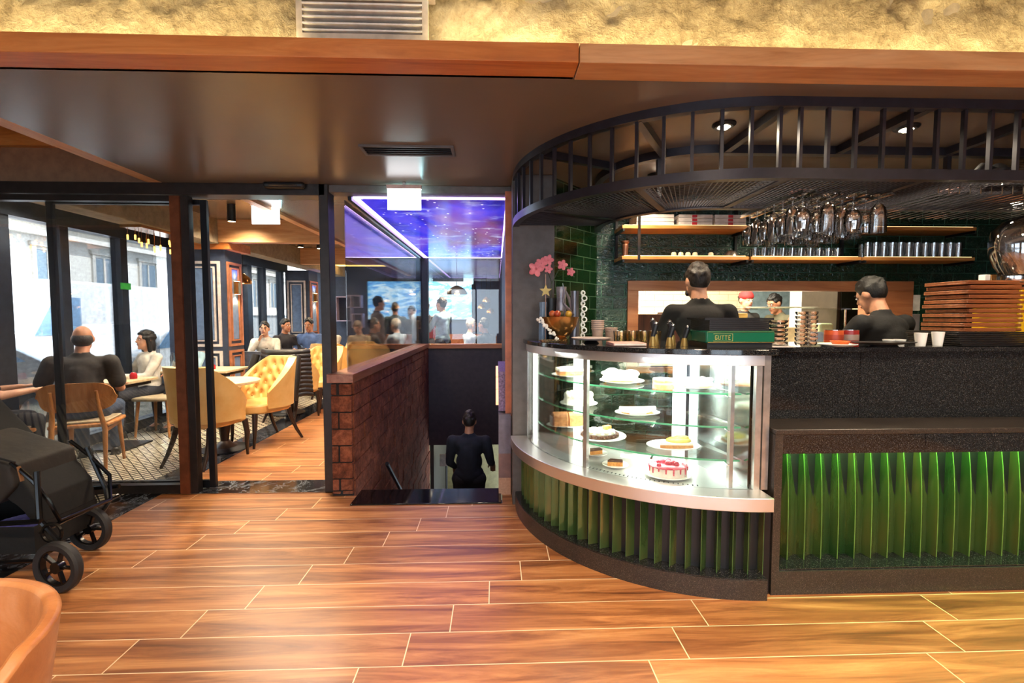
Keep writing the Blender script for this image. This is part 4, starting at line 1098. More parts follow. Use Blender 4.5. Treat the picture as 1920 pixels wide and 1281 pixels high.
obj('hopper', MB().lathe(prof + [(r * .985, z - .004) for r, z in reversed(prof[:-1])], (3.33, 2.80, hz), 48, sy=.6), glass_pane('hopper_acrylic', (250, 251, 252), 1, .02, .13), gr)
obj('inner_cone', MB().lathe([(.015, .0), (.05, .03), (.12, .13), (.13, .135), (.055, .03), (.02, 0)], (3.33, 2.80, hz + .002), 32, sy=.6), glass_pane('inner_cone_acrylic', (240, 242, 250), 1, .05, .3), gr)
obj('spindle', MB().cyl((3.33, 2.80, hz), (3.33, 2.80, hz + .33), .012).ball((3.33, 2.8, hz + .16), .025), M_CHROME, gr)
for i, (x, c) in enumerate(((3.015, M_PORC), (3.055, M_GOLD))):
    tag(obj('small_canister', MB().box(x - .018, x + .018, 2.76, 2.80, ZC + .353, ZC + .425), c, bevel=.003), ('small white canister on the coffee machine left of the grinder', 'small golden canister on the coffee machine touching the grinder')[i], 'canister')
# kettle and things on the canopy
ke = thing('metal_pitcher', 'black lidded steel pitcher on the canopy rack at the right edge', 'pitcher', (2.70, 2.50, ZB + .02))
z = ZB + .0185
obj('body', MB().lathe([(0, 0), (.062, 0), (.05, .075), (.045, .08), (0, .08)], (2.66, 2.42, z), 28), M_CHROME, ke)
obj('lid', MB().lathe([(.047, .08), (.052, .09), (.03, .115), (.01, .125), (0, .125)], (2.66, 2.42, z), 28), M_BLACKPL, ke)
obj('handle', MB().tube([(2.62, 2.42, z + .10), (2.58, 2.42, z + .11), (2.54, 2.42, z + .07), (2.53, 2.42, z + .01)], [.015, .02, .018, .014], 10), M_BLACKPL, ke)
for i, (x, y) in enumerate(((1.72, 2.6), (2.55, 2.55))):
    tag(obj('coiled_cable', MB().tube([(x + .05 * math.cos(q), y + .05 * math.sin(q), z + .012) for q in [2 * PI * m / 18 for m in range(18)]], .01, 8, closed=True), MT('dull_red_rubber', (90, 50, 44), .6)), ('dull red coil lying on the canopy mesh above the hanging glasses', 'dull red coil lying on the canopy mesh left of the steel pitcher')[i], 'cable')
# notices on the tiled wall
nt_ = thing('wall_notice', 'small white paper notice on the tiles left of the wooden boards', 'notice', (3.77, 4.04, 1.56))
obj('sheet', MB().box(3.735, 3.80, 4.043, 4.049, 1.50, 1.64), M_WHITE, nt_)
tag(obj('wall_socket', MB().box(3.73, 3.80, 4.035, 4.049, 1.30, 1.47), MT('grey_intercom', (120, 116, 118), .4), bevel=.004), 'grey wall unit on the tiles below the white notice', 'wall unit')
# ================================================================ CAKES IN THE CASE
M_CREAM = MT('whipped_cream', (244, 238, 222), .55, var=(30, (232, 222, 200)), bump=(30, .4))
M_SPONGE = MT('golden_sponge', (226, 160, 84), .8, var=(60, (196, 120, 56)), bump=(90, .3))
M_CHOC = MT('chocolate', (72, 40, 26), .4, var=(40, (104, 62, 40)), bump=(60, .3))
M_CARAMEL = MT('caramel_crust', (172, 108, 58), .6, var=(40, (206, 142, 84)), bump=(60, .4))
M_BERRY = MT('berry_glaze', (186, 48, 70), .2, var=(30, (226, 96, 110)))
M_PEACH = MT('peach_filling', (226, 140, 84), .5, var=(40, (238, 176, 120)))
M_FRUIT = MT('glazed_kiwi_and_peach', (206, 190, 84), .2, var=(24, (236, 200, 110)), bump=(24, .6))
def plate_mb(x, y, z, r, sy=1.0, b=None):
    b = b or MB(); return b.lathe([(0, .0), (r * .55, 0), (r * .6, .004), (r, .014), (r, .017), (r * .58, .007), (0, .006)], (x, y, z), 40, sy=sy)
def cake(name, label, cat, x, y, z, r, parts, sy=1.0):
    p = tag(obj('cake_plate', plate_mb(x, y, z, r, sy), M_PORC), 'white plate carrying the ' + label[0], 'plate')
    c = thing(name, label[1], cat, (x, y, z + .0065))
    for nm, mb, m in parts: obj(nm, mb, m, c, bevel=0)
    return c
def disc(x, y, z0, z1, r, sy=1.0, n=36): return MB().lathe([(0, 0), (r, 0), (r * 1.01, (z1 - z0) * .5), (r, z1 - z0), (0, z1 - z0)], (x, y, z0), n, sy=sy)
z1_, z2_, z3_, zt_ = 1.0395, .8595, .6795, .5355
zp = .0065
def wavy(x, y, z0, r, h, sy, n=11, seed=1, amp=.25):
    random.seed(seed); b = MB()
    b.lathe([(0, 0), (r, 0), (r * 1.04, h * .4), (r * .9, h * .85), (r * .5, h), (0, h)], (x, y, z0), 32, sy=sy)
    for k in range(n):
        a = 2 * PI * k / n; b.ball((x + r * .8 * math.cos(a), y + r * .8 * sy * math.sin(a), z0 + h * .9), (r * amp, r * amp, h * .35), seg=12, rings=8)
    return b
def block(x, y, L, W, z0, z1, rot, top_in=0):
    M = Matrix.Translation((x, y, 0)) @ Matrix.Rotation(rot, 4, 'Z')
    return MB().box(-L / 2, L / 2, -W / 2, W / 2, z0, z1, M)
x, y, z = .50, 3.14, z1_ + zp
cake('layer_cake', ('layered cream cake, top shelf left', 'square layered cake with white cream top and orange middle, top shelf left'), 'cake', x, y, z1_, .12, [('sponge', block(x, y, .16, .12, z, z + .018, .1), M_SPONGE), ('filling', block(x, y, .162, .122, z + .018, z + .034, .1), M_CARAMEL), ('cream_top', block(x, y, .166, .126, z + .034, z + .052, .1).ball((x, y, z + .052), (.08, .058, .012)), M_CREAM)])
x, y, z = .78, 2.84, z1_ + zp
cake('cream_cake', ('swirled cream cake, top shelf middle', 'large swirled white cream cake, top shelf beside the middle post'), 'cake', x, y, z1_, .135, [('base', disc(x, y, z, z + .014, .112, .8), M_SPONGE), ('cream', wavy(x - .01, y, z + .012, .105, .042, .8, 9, 2, .34).ball((x + .055, y - .01, z + .05), (.05, .06, .024)).ball((x - .06, y, z + .055), (.045, .05, .03)), M_CREAM)])
x, y, z = .955, 2.60, z1_
c = thing('orange_cake', 'small round orange layered cake without plate, front of top shelf', 'cake', (x, y, z))
obj('base', disc(x, y, z, z + .026, .060), M_PEACH, c); obj('layer', disc(x, y, z + .0262, z + .036, .058), M_CREAM, c); obj('top', disc(x, y, z + .0362, z + .050, .060), M_PEACH, c); obj('icing', disc(x, y, z + .0502, z + .056, .058), M_CREAM, c)
x, y, z = 1.14, 2.60, z1_ + zp
cake('meringue_pie', ('wide meringue pie, top shelf right', 'flat white meringue pie on a wide plate, top shelf right'), 'cake', x, y, z1_, .135, [('crust', disc(x, y, z, z + .012, .10, .8), M_CARAMEL), ('meringue', wavy(x + .02, y, z + .010, .075, .036, .8, 7, 3, .3), M_CREAM)], .8)
x, y, z = .55, 3.05, z2_ + zp
cake('white_cake', ('round white cake, middle shelf left', 'tall round white frosted cake, left side of the middle shelf'), 'cake', x, y, z2_, .125, [('frosting', wavy(x, y, z, .098, .068, .9, 12, 4, .22), M_CREAM)])
x, y, z = .85, 2.74, z2_ + zp
cake('cream_roll', ('long cream roll, middle shelf', 'long pale cream roll with upturned ends, middle shelf centre'), 'cake', x, y, z2_, .135, [('roll', MB().tube([(x - .11, y, z + .03), (x - .05, y - .01, z + .018), (x + .04, y - .01, z + .018), (x + .11, y, z + .032)], [.014, .026, .026, .012], 14), M_CREAM), ('crust', MB().box(x - .09, x + .09, y - .03, y + .02, z, z + .008), M_CARAMEL)], .7)
x, y, z = .50, 3.20, z3_ + zp
cake('brown_roll_cake', ('brown roll cake, lowest shelf left', 'brown log shaped cake sliced in two, lowest glass shelf left'), 'cake', x, y, z3_, .15, [('half', block(x - .055, y, .10, .09, z, z + .062, .12).cyl((x - .105, y - .006, z + .062), (x - .005, y + .006, z + .062), .035), M_CARAMEL), ('half', block(x + .055, y + .01, .10, .09, z, z + .060, .12).cyl((x + .005, y + .004, z + .060), (x + .10, y + .016, z + .060), .034), M_CARAMEL), ('chocolate_end', block(x - .112, y - .012, .012, .085, z, z + .07, .12), M_CHOC)], .6)
x, y, z = .66, 2.90, z3_ + zp
cake('chocolate_cream_cake', ('chocolate and cream cake, lowest shelf', 'cream cake with chocolate shards round its side, lowest glass shelf'), 'cake', x, y, z3_, .165, [('base', disc(x, y, z, z + .018, .115, .8), M_CHOC), ('cream', wavy(x, y, z + .018, .095, .022, .8, 10, 6, .25), M_CREAM), ('shards', (lambda b: [b.ball((x + .115 * math.cos(a), y + .092 * math.sin(a), z + .014), (.010, .008, .012), seg=8, rings=6) for a in [q * .31 for q in range(20)]] and b)(MB()), M_CHOC), ('biscuit', block(x + .05, y + .02, .05, .03, z + .040, z + .062, .5), M_SPONGE)])
x, y, z = 1.04, 2.66, z3_ + zp
wedge = [(-.10, -.035), (.085, -.075), (.105, -.02), (.09, .045), (.0, .02)]
Mx = Matrix.Translation((x, y, 0)) @ Matrix.Rotation(.15, 4, 'Z')
cake('fruit_tart', ('fruit tart wedge, lowest shelf right', 'wedge of fruit topped tart on an oval white plate, lowest glass shelf'), 'cake', x, y, z3_, .155, [('crust', MB().prism(wedge, z, z + .020, Mx), M_CARAMEL), ('filling', MB().prism([(a * .98, b_ * .98) for a, b_ in wedge], z + .020, z + .032, Mx), M_CREAM), ('fruit', MB().ball((x + .03, y - .005, z + .036), (.075, .05, .022), None, 16, 10).ball((x + .05, y, z + .05), (.045, .035, .016), None, 14, 8), M_FRUIT)], .75)
def slice_(x, y, lb, plb, rot):
    tag(obj('cake_plate', plate_mb(x, y, zt_, .078), M_PORC), plb, 'plate')
    c = thing('cake_slice', lb, 'cake', (x, y, zt_ + zp)); z = zt_ + zp
    Mx = Matrix.Translation((x, y, 0)) @ Matrix.Rotation(rot, 4, 'Z'); tri = [(-.045, -.022), (.045, -.012), (.042, .022), (-.03, .022)]
    obj('sponge', MB().prism(tri, z, z + .024, Mx), M_SPONGE, c); obj('chocolate_top', MB().prism(tri, z + .024, z + .034, Mx), M_CHOC, c)
slice_(.655, 3.00, 'dark chocolate cake slice on small plate, rear of the steel tray', 'small white plate under the rear cake slice on the tray', .2)
slice_(.725, 2.76, 'golden cake slice with chocolate top on small plate, front of tray', 'small white plate under the front cake slice on the tray', -.3)
x, y, z = .985, 2.585, zt_ + zp
c = cake('cheesecake', ('pink drip cheesecake on the tray', 'half cheesecake with pink berry drips at the tray front'), 'cake', x, y, zt_, .135, [('body', disc(x, y, z, z + .052, .105, .8), MT('pale_pink_cream', (244, 222, 206), .5))], .85)
b = MB().lathe([(0, .0), (.102, 0), (.106, .005), (.09, .010), (0, .010)], (x, y, z + .052), 36, sy=.8)
random.seed(9)
for k in range(16):
    a = 2 * PI * k / 16; L = random.uniform(.012, .038); px_, py_ = x + .107 * math.cos(a), y + .0855 * math.sin(a)
    b.cap((px_, py_, z + .054), .005, (px_, py_, z + .054 - L), .004, 8)
for k in range(12):
    a = random.uniform(0, 6.28); r = random.uniform(0, .08); b.ball((x + r * math.cos(a), y + r * .8 * math.sin(a), z + .065), random.uniform(.012, .018), seg=8, rings=6)
obj('berry_topping', b, M_BERRY, c)
tag(obj('paper_sheet', MB().prism([(.80, 2.93), (1.08, 2.80), (1.10, 2.88), (.83, 3.02)], zt_, zt_ + .002), M_WHITE), 'long white paper sheet lying on the steel tray behind the cheesecake', 'paper')

# ================================================================ FURNITURE
M_LEATHER = MT('honey_yellow_leather', (214, 168, 96), .38, var=(6, (226, 186, 118)), bump=(160, .05))
M_DARKLEG = MT('dark_walnut_leg', (52, 36, 30), .35)
def tufted_chair():
    t_ = thing('tufted_chair', 'x', 'chair')
    A, B = .275, .27; s0, s1 = -112, 112
    def shell(u, v, off=0.0):
        ang = s0 + (s1 - s0) * u; w = abs(ang) / 112.0
        top = .97 - .36 * max(0, (w - .38) / .62) ** 1.25; low = .43
        z = low + (top - low) * v
        flare = .05 * (v ** 1.4) * (1 - .5 * w)
        a = math.radians(ang - 90)
        ra, rb = A + flare + off, B + flare + off
        return (ra * math.cos(a), rb * math.sin(a), z)
    cells = [(i, j) for i in range(9) for j in range(4)]
    def inner(u, v):
        x, y, z = shell(u, v, 0)
        d = 0
        for i, j in cells:
            cu = .14 + i * .09 + (j % 2) * .045; cv = .22 + j * .2
            q = ((u - cu) / .024) ** 2 + ((v - cv) / .085) ** 2
            if q < 9: d += math.exp(-q)
        k = 1 + .15 * min(d, 1) - .09
        return (x * k, y * k, z)
    def outer(u, v):
        w = abs(u - .5) * 2
        return shell(u, v, .055)
    b = MB(); nu, nv = 84, 26
    P = [[inner(i / nu, j / nv) for j in range(nv + 1)] for i in range(nu + 1)]
    O = [[outer(i / nu, j / nv) for j in range(nv + 1)] for i in range(nu + 1)]
    def thick(u, v):
        p, q = inner(u, v), outer(u, v); e = 0
        return (q[0] - p[0], q[1] - p[1], 0)
    b.grid(inner, nu, nv, thick)
    bk = obj('backrest', b, M_LEATHER, t_, sharp=70)
    bb_ = MB()
    for i, j in cells:
        cu = .14 + i * .09 + (j % 2) * .045; cv = .22 + j * .2
        if cu < .9:
            x, y, z = shell(cu, cv, .008); bb_.ball((x, y, z), .010, seg=8, rings=6)
    obj('button', bb_, M_LEATHER, bk)
    poly = []
    for k in range(28):
        a = 2 * PI * k / 28; r = 1.0 / (abs(math.cos(a)) ** 3.2 + abs(math.sin(a)) ** 3.2) ** (1 / 3.2)
        poly.append((.262 * r * math.cos(a), .02 + .275 * r * math.sin(a)))
    obj('seat', MB().prism(poly, .37, .475), M_LEATHER, t_, bevel=.02)
    for sx in (-1, 1):
        obj('leg', MB().tube([(sx * .21, .22, .38), (sx * .225, .235, .24), (sx * .215, .235, .12), (sx * .215, .245, 0)], [.030, .027, .019, .014], 10), M_DARKLEG, t_)
        obj('leg', MB().tube([(sx * .19, -.19, .38), (sx * .205, -.22, .25), (sx * .22, -.27, .12), (sx * .24, -.33, 0)], [.028, .024, .019, .014], 10), M_DARKLEG, t_)
    return t_
tc = tufted_chair()
GTC = 'yellow tufted chairs'
place(tc, (-2.88, 4.72, 0), math.radians(-14), 'yellow leather chair with smooth back turned to us, nearest beyond the glass door')
tc['group'] = GTC
for x, y, r, lb in ((-2.70, 5.42, 148, 'yellow tufted chair with buttoned back towards us, right of the near round table'),
                    (-2.86, 6.62, -15, 'yellow chair with a black quilted jacket hung over its back'),
                    (-2.76, 7.28, 160, 'yellow tufted chair facing us behind the chair with the jacket'),
                    (-2.95, 8.45, -5, 'yellow smooth backed chair beside the door post, beyond the second round table'),
                    (-2.52, 8.7, 178, 'yellow tufted chair facing us seen through glass above the brick parapet'),
                    (-2.15, 7.9, 20, 'yellow smooth backed chair against the glass just above the wooden cap')):
    dup(tc, (x, y, 0), math.radians(r), lb, GTC)
# black quilted jacket over the chair back
b = MB()
M_ = Matrix.Translation((-2.86, 6.62, 0)) @ Matrix.Rotation(math.radians(-15), 4, 'Z')
def jk(u, v):
    a = math.radians(-90 + (u - .5) * 150); puff = .012 * abs(math.sin(v * PI * 11)) + .01 * math.sin(u * 17)
    r = .37 + puff + .05 * v
    return M_ @ Vector((r * math.cos(a), (r + .02) * math.sin(a), 1.0 - .68 * v + .06 * math.sin(u * 9) * v))
b.grid(jk, 60, 66, lambda u, v: (0, 0, .02) if v < 0 else tuple((M_.to_3x3() @ Vector((-.035 * math.cos(math.radians(-90 + (u - .5) * 150)), -.035 * math.sin(math.radians(-90 + (u - .5) * 150)), .006)))))
jkt = thing('quilted_jacket', 'black quilted puffer jacket hanging over a yellow chair back', 'jacket', (-2.86, 6.4, .3))
M_JACK = MT('black_nylon', (36, 33, 32), .4, bump=(50, .3))
obj('jacket_body', b, M_JACK, jkt)
for sx in (-.34, .30):
    p0 = M_ @ Vector((sx, -.30, .93)); p1 = M_ @ Vector((sx * 1.12, -.38, .62)); p2 = M_ @ Vector((sx * 1.05, -.40, .34))
    obj('sleeve', MB().tube([p0, p1, p2], [.05, .055, .04], 12), M_JACK, jkt)

# round tables
M_TTOP = wood_mat('pale_table_top', (196, 168, 128), (216, 192, 152), (228, 208, 172), 0, .35)
def round_table(x, y, r, lb):
    t_ = thing('round_table', lb, 'table', (x, y, 0), group=None)
    obj('tabletop', MB().lathe([(0, .722), (r * .98, .722), (r, .728), (r, .748), (r * .98, .752), (0, .752)], (x, y, 0), 48), M_TTOP, t_)
    obj('pedestal', MB().lathe([(.17, 0), (.175, .01), (.10, .04), (.04, .09), (.055, .22), (.075, .30), (.045, .40), (.032, .55), (.035, .66), (.09, .722), (0, .722)], (x, y, 0), 24), M_DARKLEG, t_)
    obj('base_plate', MB().lathe([(0, 0), (.24, 0), (.24, .012), (.17, .03), (0, .03)], (x, y, 0), 32), M_BLACKMETAL, t_)
    return t_
round_table(-2.97, 5.12, .36, 'round pale table between two yellow chairs nearest the glass door')
round_table(-3.12, 7.0, .34, 'round pale table between the jacket chair and the tufted chair behind')
round_table(-3.35, 8.75, .42, 'round dark edged table at the seated group of four')
def rect_table(x0, x1, y0, y1, lb):
    t_ = thing('rectangular_table', lb, 'table', ((x0 + x1) / 2, (y0 + y1) / 2, 0))
    obj('tabletop', MB().box(x0, x1, y0, y1, .72, .75), M_TTOP, t_, bevel=.004)
    obj('apron', MB().box(x0 + .05, x1 - .05, y0 + .05, y1 - .05, .68, .72), M_DARKLEG, t_)
    obj('column', MB().cyl(((x0 + x1) / 2, (y0 + y1) / 2, .03), ((x0 + x1) / 2, (y0 + y1) / 2, .69), .04), M_BLACKMETAL, t_)
    obj('base_plate', MB().box((x0 + x1) / 2 - .25, (x0 + x1) / 2 + .25, (y0 + y1) / 2 - .2, (y0 + y1) / 2 + .2, 0, .02), M_BLACKMETAL, t_)
rect_table(-4.52, -3.92, 4.98, 5.50, 'small pale rectangular table at the elbow of the balding man')
rect_table(-4.50, -3.45, 6.02, 6.58, 'long pale rectangular table in front of the blue panelled pier')
# oak shell back chairs
M_SEATPAD = MT('beige_seat_pad', (176, 158, 128), .8, bump=(200, .2))
def oak_chair(arm=False):
    t_ = thing('oak_chair', 'x', 'chair')
    obj('seat', MB().prism([(-.22, -.20), (.22, -.20), (.24, .0), (.235, .22), (-.235, .22), (-.24, .0)], .42, .455), M_CHAIRWOOD, t_, bevel=.012)
    obj('seat_pad', MB().prism([(-.2, -.17), (.2, -.17), (.21, .19), (-.21, .19)], .456, .478), M_SEATPAD, t_, bevel=.010)
    def bk(u, v):
        a = (u - .5) * 2; hh = (1 - abs(a) ** 4.5) ** .5 if abs(a) < 1 else 0
        return (a * .285, -.235 + .07 * a * a - .04 * v, .71 + (v - .5) * .27 * max(hh, .05))
    obj('backrest', MB().grid(bk, 30, 10, lambda u, v: (0, .016, 0)), M_CHAIRWOOD, t_)
    for sx in (-1, 1):
        obj('leg', MB().tube([(sx * .185, .175, .425), (sx * .205, .215, 0)], [.021, .013], 12), M_CHAIRWOOD, t_)
        obj('leg', MB().tube([(sx * .205, -.27, .0), (sx * .19, -.19, .40), (sx * .165, -.228, .60), (sx * .16, -.262, .77)], [.013, .022, .018, .012], 12), M_CHAIRWOOD, t_)
        obj('side_rail', MB().bar((sx * .19, -.18, .385), (sx * .188, .17, .395), .02, .035), M_CHAIRWOOD, t_)
    obj('front_rail', MB().bar((-.18, .17, .395), (.18, .17, .395), .02, .035), M_CHAIRWOOD, t_)
    return t_
oc_ = oak_chair(); place(oc_, (-3.90, 4.52, 0), math.radians(22), 'oak chair with rounded back that the balding man sits on'); oc_['group'] = 'oak chairs by the window'
dup(oc_, (-4.31, 4.15, 0), math.radians(-62), 'oak chair with curved back at the far left, partly behind the stroller', 'oak chairs by the window')
stl = thing('upholstered_stool', 'wooden stool with a pale round-cornered seat right of the balding man', 'stool', (-4.12, 5.82, 0))
obj('seat', MB().box(-4.34, -3.90, 5.62, 6.0, .43, .475), M_SEATPAD, stl, bevel=.018)
for sx, sy in ((-1, -1), (1, -1), (-1, 1), (1, 1)): obj('leg', MB().tube([(-4.12 + sx * .17, 5.81 + sy * .14, .43), (-4.12 + sx * .2, 5.81 + sy * .17, 0)], [.02, .013], 10), M_CHAIRWOOD, stl)
bq = thing('banquette', 'long grey buttoned bench seat behind the long table', 'bench', (-3.5, 7.5, 0))
M_GREYFAB = MT('slate_grey_fabric', (96, 98, 108), .85, bump=(120, .2))
obj('seat', MB().box(-4.2, -3.25, 7.25, 7.7, .12, .45), M_GREYFAB, bq, bevel=.03)
obj('backrest', MB().grid(lambda u, v: (-4.2 + .95 * u, 7.70 - .02 * abs(math.sin(u * PI * 6)), .45 + .42 * v), 48, 8, lambda u, v: (0, .09, 0)), M_GREYFAB, bq)

# little things on the dining tables
def jarlike(nm, x, y, z, r, h, m, lb, cat):
    tag(obj(nm, MB().lathe([(0, 0), (r, 0), (r, h * .7), (r * .6, h), (0, h)], (x, y, z), 16), m), lb, cat)
M_REDC = MT('red_candle_glass', (170, 36, 40), .2)
jarlike('candle_jar', -4.05, 5.30, .753, .035, .07, M_REDC, 'red candle glass on the small table beside the balding man', 'candle')
jarlike('candle_jar', -3.75, 6.25, .753, .035, .06, M_REDC, 'red candle glass on the long table before the blue pier', 'candle')
jarlike('water_bottle', -4.3, 6.3, .753, .03, .22, M_WINEGLASS, 'clear bottle on the long table near the window', 'bottle')
jarlike('drinking_glass', -4.22, 6.22, .753, .03, .11, M_WINEGLASS, 'clear glass standing by the bottle on the long table', 'glass')
M_DKDRINK = MT('dark_red_drink', (60, 18, 26), .1)
for i, x in enumerate((-3.62, -3.48)): jarlike('drink_glass', x, 8.6, .753, .035, .09, M_DKDRINK, ('left dark drink glass on the group\'s round table', 'right dark drink glass on the group\'s round table')[i], 'glass')

# ---- lamps and ceiling fittings in the dining room
def downlight(x, y, zt, lb):
    d = thing('cylinder_downlight', lb, 'ceiling light', (x, y, zt))
    obj('housing', MB().lathe([(.04, -.20), (.045, -.20), (.045, 0), (0, 0)], (x, y, zt), 24), M_BLACKPL, d)
    obj('lens', MB().lathe([(0, -.185), (.04, -.19), (.04, -.198), (0, -.196)], (x, y, zt), 20), EM('downlight_lens', (255, 224, 170), 14), d)
    lamp('downlight_beam', 'SPOT', (x, y, zt - .22), 60, (1, .80, .55), .05, rot=(0, 0, 0), spot=120, blend=.7)
downlight(-3.03, 4.75, 2.778, 'black cylinder ceiling light seen just right of the bronze door frame')
downlight(-3.15, 5.72, 2.778, 'black cylinder ceiling light left of the inner lit exit sign')
downlight(-3.20, 7.80, 2.778, 'black cylinder ceiling light in the second coffer, left one')
downlight(-2.95, 7.95, 2.778, 'black cylinder ceiling light in the second coffer, right one')
for p in ((-4.3, 4.6, 2.55, 30), (-3.4, 6.3, 2.7, 60), (-2.6, 5.2, 2.7, 70), (-1.8, 4.6, 2.45, 70), (-1.8, 6.4, 2.45, 70), (-3.0, 10, 2.7, 60), (-1.5, 10, 2.45, 150), (-.7, 8.9, 2.45, 120), (-4.3, 8.5, 2.55, 50)):  # added fill lamps without fixtures, to brighten the dining room
    lamp('dining_fill_light', 'SPOT', p[:3], p[3] * 1.7, (1, .82, .58), .1, rot=(0, 0, 0), spot=140, blend=.8)
def pendant(x, y, z0, ztop, r, h, m, lb, em=5):
    p = thing('pendant_lamp', lb, 'lamp', (x, y, z0))
    obj('shade', MB().lathe([(r, 0), (r * .98, h * .25), (r * .75, h * .65), (r * .25, h), (.02, h * 1.05), (.02, h * 1.02), (r * .24, h * .95), (r * .72, h * .62), (r * .95, h * .24), (r * .97, 0)], (x, y, z0), 28), m, p)
    obj('cord', MB().cyl((x, y, z0 + h), (x, y, ztop), .006, n=6), M_BLACKPL, p)
    obj('bulb', MB().ball((x, y, z0 + h * .3), r * .35, seg=12, rings=8), EM('pendant_bulb', (255, 215, 150), em), p)
pendant(-4.12, 7.75, 1.98, 2.6, .13, .16, M_GOLD, 'golden dome pendant lamp hanging before the window behind the blue pier', 9)
pendant(-.80, 9.6, 1.90, 2.5, .21, .17, MT('dark_pendant_metal', (50, 48, 52), .4, .6), 'dark cone pendant lamp hanging before the blue video screen')
for i, (x, y, z) in enumerate(((-.20, 9.8, 1.75), (-.32, 10.3, 1.62), (-.12, 10.1, 1.52))):
    pendant(x, y, z, 2.5, .09, .10, M_GOLD, 'small glowing pendant right of the video screen, %s' % ('uppermost', 'leftmost', 'lowest')[i], 7)
def wall_lamp(x, y, z, lb):
    l = thing('wall_lamp', lb, 'wall lamp', (x, y, z))
    obj('body', MB().box(x, x + .07, y - .035, y + .035, z - .09, z + .09), M_GOLD, l, bevel=.004)
    obj('glow', MB().box(x + .01, x + .06, y - .025, y + .025, z - .094, z - .091).box(x + .01, x + .06, y - .025, y + .025, z + .091, z + .094), EM('wall_lamp_glow', (255, 200, 130), 12), l)
    lamp('wall_lamp_beam', 'SPOT', (x + .035, y, z - .11), 8, (1, .65, .3), .02, rot=(0, 0, 0), spot=110)
    lamp('wall_lamp_uplight', 'SPOT', (x + .035, y, z + .11), 5, (.4, .35, 1), .02, rot=(PI, 0, 0), spot=100)
wall_lamp(-3.79, 6.91, 1.86, 'gold wall lamp on the side of the nearer blue pier')
wall_lamp(-4.04, 10.5, 1.86, 'gold wall lamp on the side of the farther blue pier')
# exit signs
def exit_sign(x, y, zt, w, h, lb, em=2.2):
    e = thing('exit_sign', lb, 'sign', (x, y, zt))
    obj('housing', MB().box(x - w / 2, x + w / 2, y - .02, y + .02, zt - .028, zt), MT('beige_pink_housing', (214, 186, 176), .4), e)
    obj('panel', MB().box(x - w / 2 + .004, x + w / 2 - .004, y - .006, y + .006, zt - h, zt - .029), EM('lit_white_panel', (250, 253, 255), em), e)
    fm = EM('faint_grey_print', (206, 210, 226), 1.0)
    for q in (-.22, .22): obj('faint_print', MB().box(x + w * (q - .14), x + w * (q + .14), y - .0075, y - .006, zt - h + .018, zt - h + .026), fm, e)
    obj('hanger', MB().box(x - .01, x + .01, y - .01, y + .01, zt, zt + .02), M_WHITE, e)
    lamp('exit_sign_glow', 'AREA', (x, y + .03, zt - h * .6), 1.6, (.45, .95, 1), w, rot=(-PI / 2, 0, 0), sy=h)
exit_sign(-.72, 3.74, 2.478, .27, .19, 'lit white exit sign hanging from the front ceiling before the stairwell')
exit_sign(-2.22, 4.62, 2.54, .27, .20, 'lit white exit sign hanging beyond the open sliding door')
# ceiling vent slot, wall grille, lamp box
cv_ = thing('ceiling_vent', 'long dark slot vent set in the taupe ceiling before the exit sign', 'vent', (-.55, 3.02, 2.49))
b = MB(); b.box(-.84, -.26, 2.93, 2.945, 2.488, 2.50).box(-.84, -.26, 3.085, 3.10, 2.488, 2.50).box(-.84, -.82, 2.945, 3.085, 2.488, 2.50).box(-.28, -.26, 2.945, 3.085, 2.488, 2.50)
obj('frame', b, M_TAUPE, cv_)
obj('slot', MB().box(-.82, -.28, 2.945, 3.085, 2.496, 2.4995), MT('vent_black', (14, 13, 14), .8), cv_)
obj('blade', MB().box(-.82, -.28, 2.975, 2.980, 2.489, 2.496).box(-.82, -.28, 3.01, 3.015, 2.489, 2.496).box(-.82, -.28, 3.045, 3.05, 2.489, 2.496), M_BLACKMETAL, cv_)
wg = thing('wall_grille', 'aluminium air grille set in the rough concrete beam', 'grille', (-.56, 2.05, 2.62))
b = MB(); b.box(-.835, -.285, 2.045, 2.06, 2.775, 2.80).box(-.835, -.285, 2.045, 2.06, 2.60, 2.64).box(-.835, -.81, 2.045, 2.06, 2.64, 2.775).box(-.31, -.285, 2.045, 2.06, 2.64, 2.775)
obj('frame', b, MT('beige_grille_frame', (190, 178, 160), .4), wg)
obj('duct', MB().box(-.81, -.31, 2.10, 2.13, 2.62, 2.80), MT('duct_black', (20, 18, 18), .8), wg)
for k in range(5): obj('slat', MB().box(-.81, -.31, 2.044, 2.075, 2.650 + k * .027, 2.657 + k * .027), M_WHITE, wg)
b = MB()
for k in range(22): b.box(-.80 + k * .023, -.797 + k * .023, 2.076, 2.095, 2.64, 2.775)
obj('rear_slat', b, M_BLACKMETAL, wg)
obj('surround', MB().box(-.86, -.26, 2.06, 2.10, 2.80, 2.90), MT('smooth_grey_plaster', (150, 136, 124), .7), wg)
wl = thing('linear_lamp', 'white linear lamp box on the concrete beam at the top edge', 'lamp', (-.05, 2.03, 2.80))
obj('diffuser', MB().box(-.265, .155, 1.98, 2.05, 2.806, 2.83), EM('linear_lamp_diffuser', (255, 246, 226), 4), wl)
obj('housing', MB().box(-.27, .16, 1.975, 2.07, 2.831, 2.87), M_WHITE, wl)

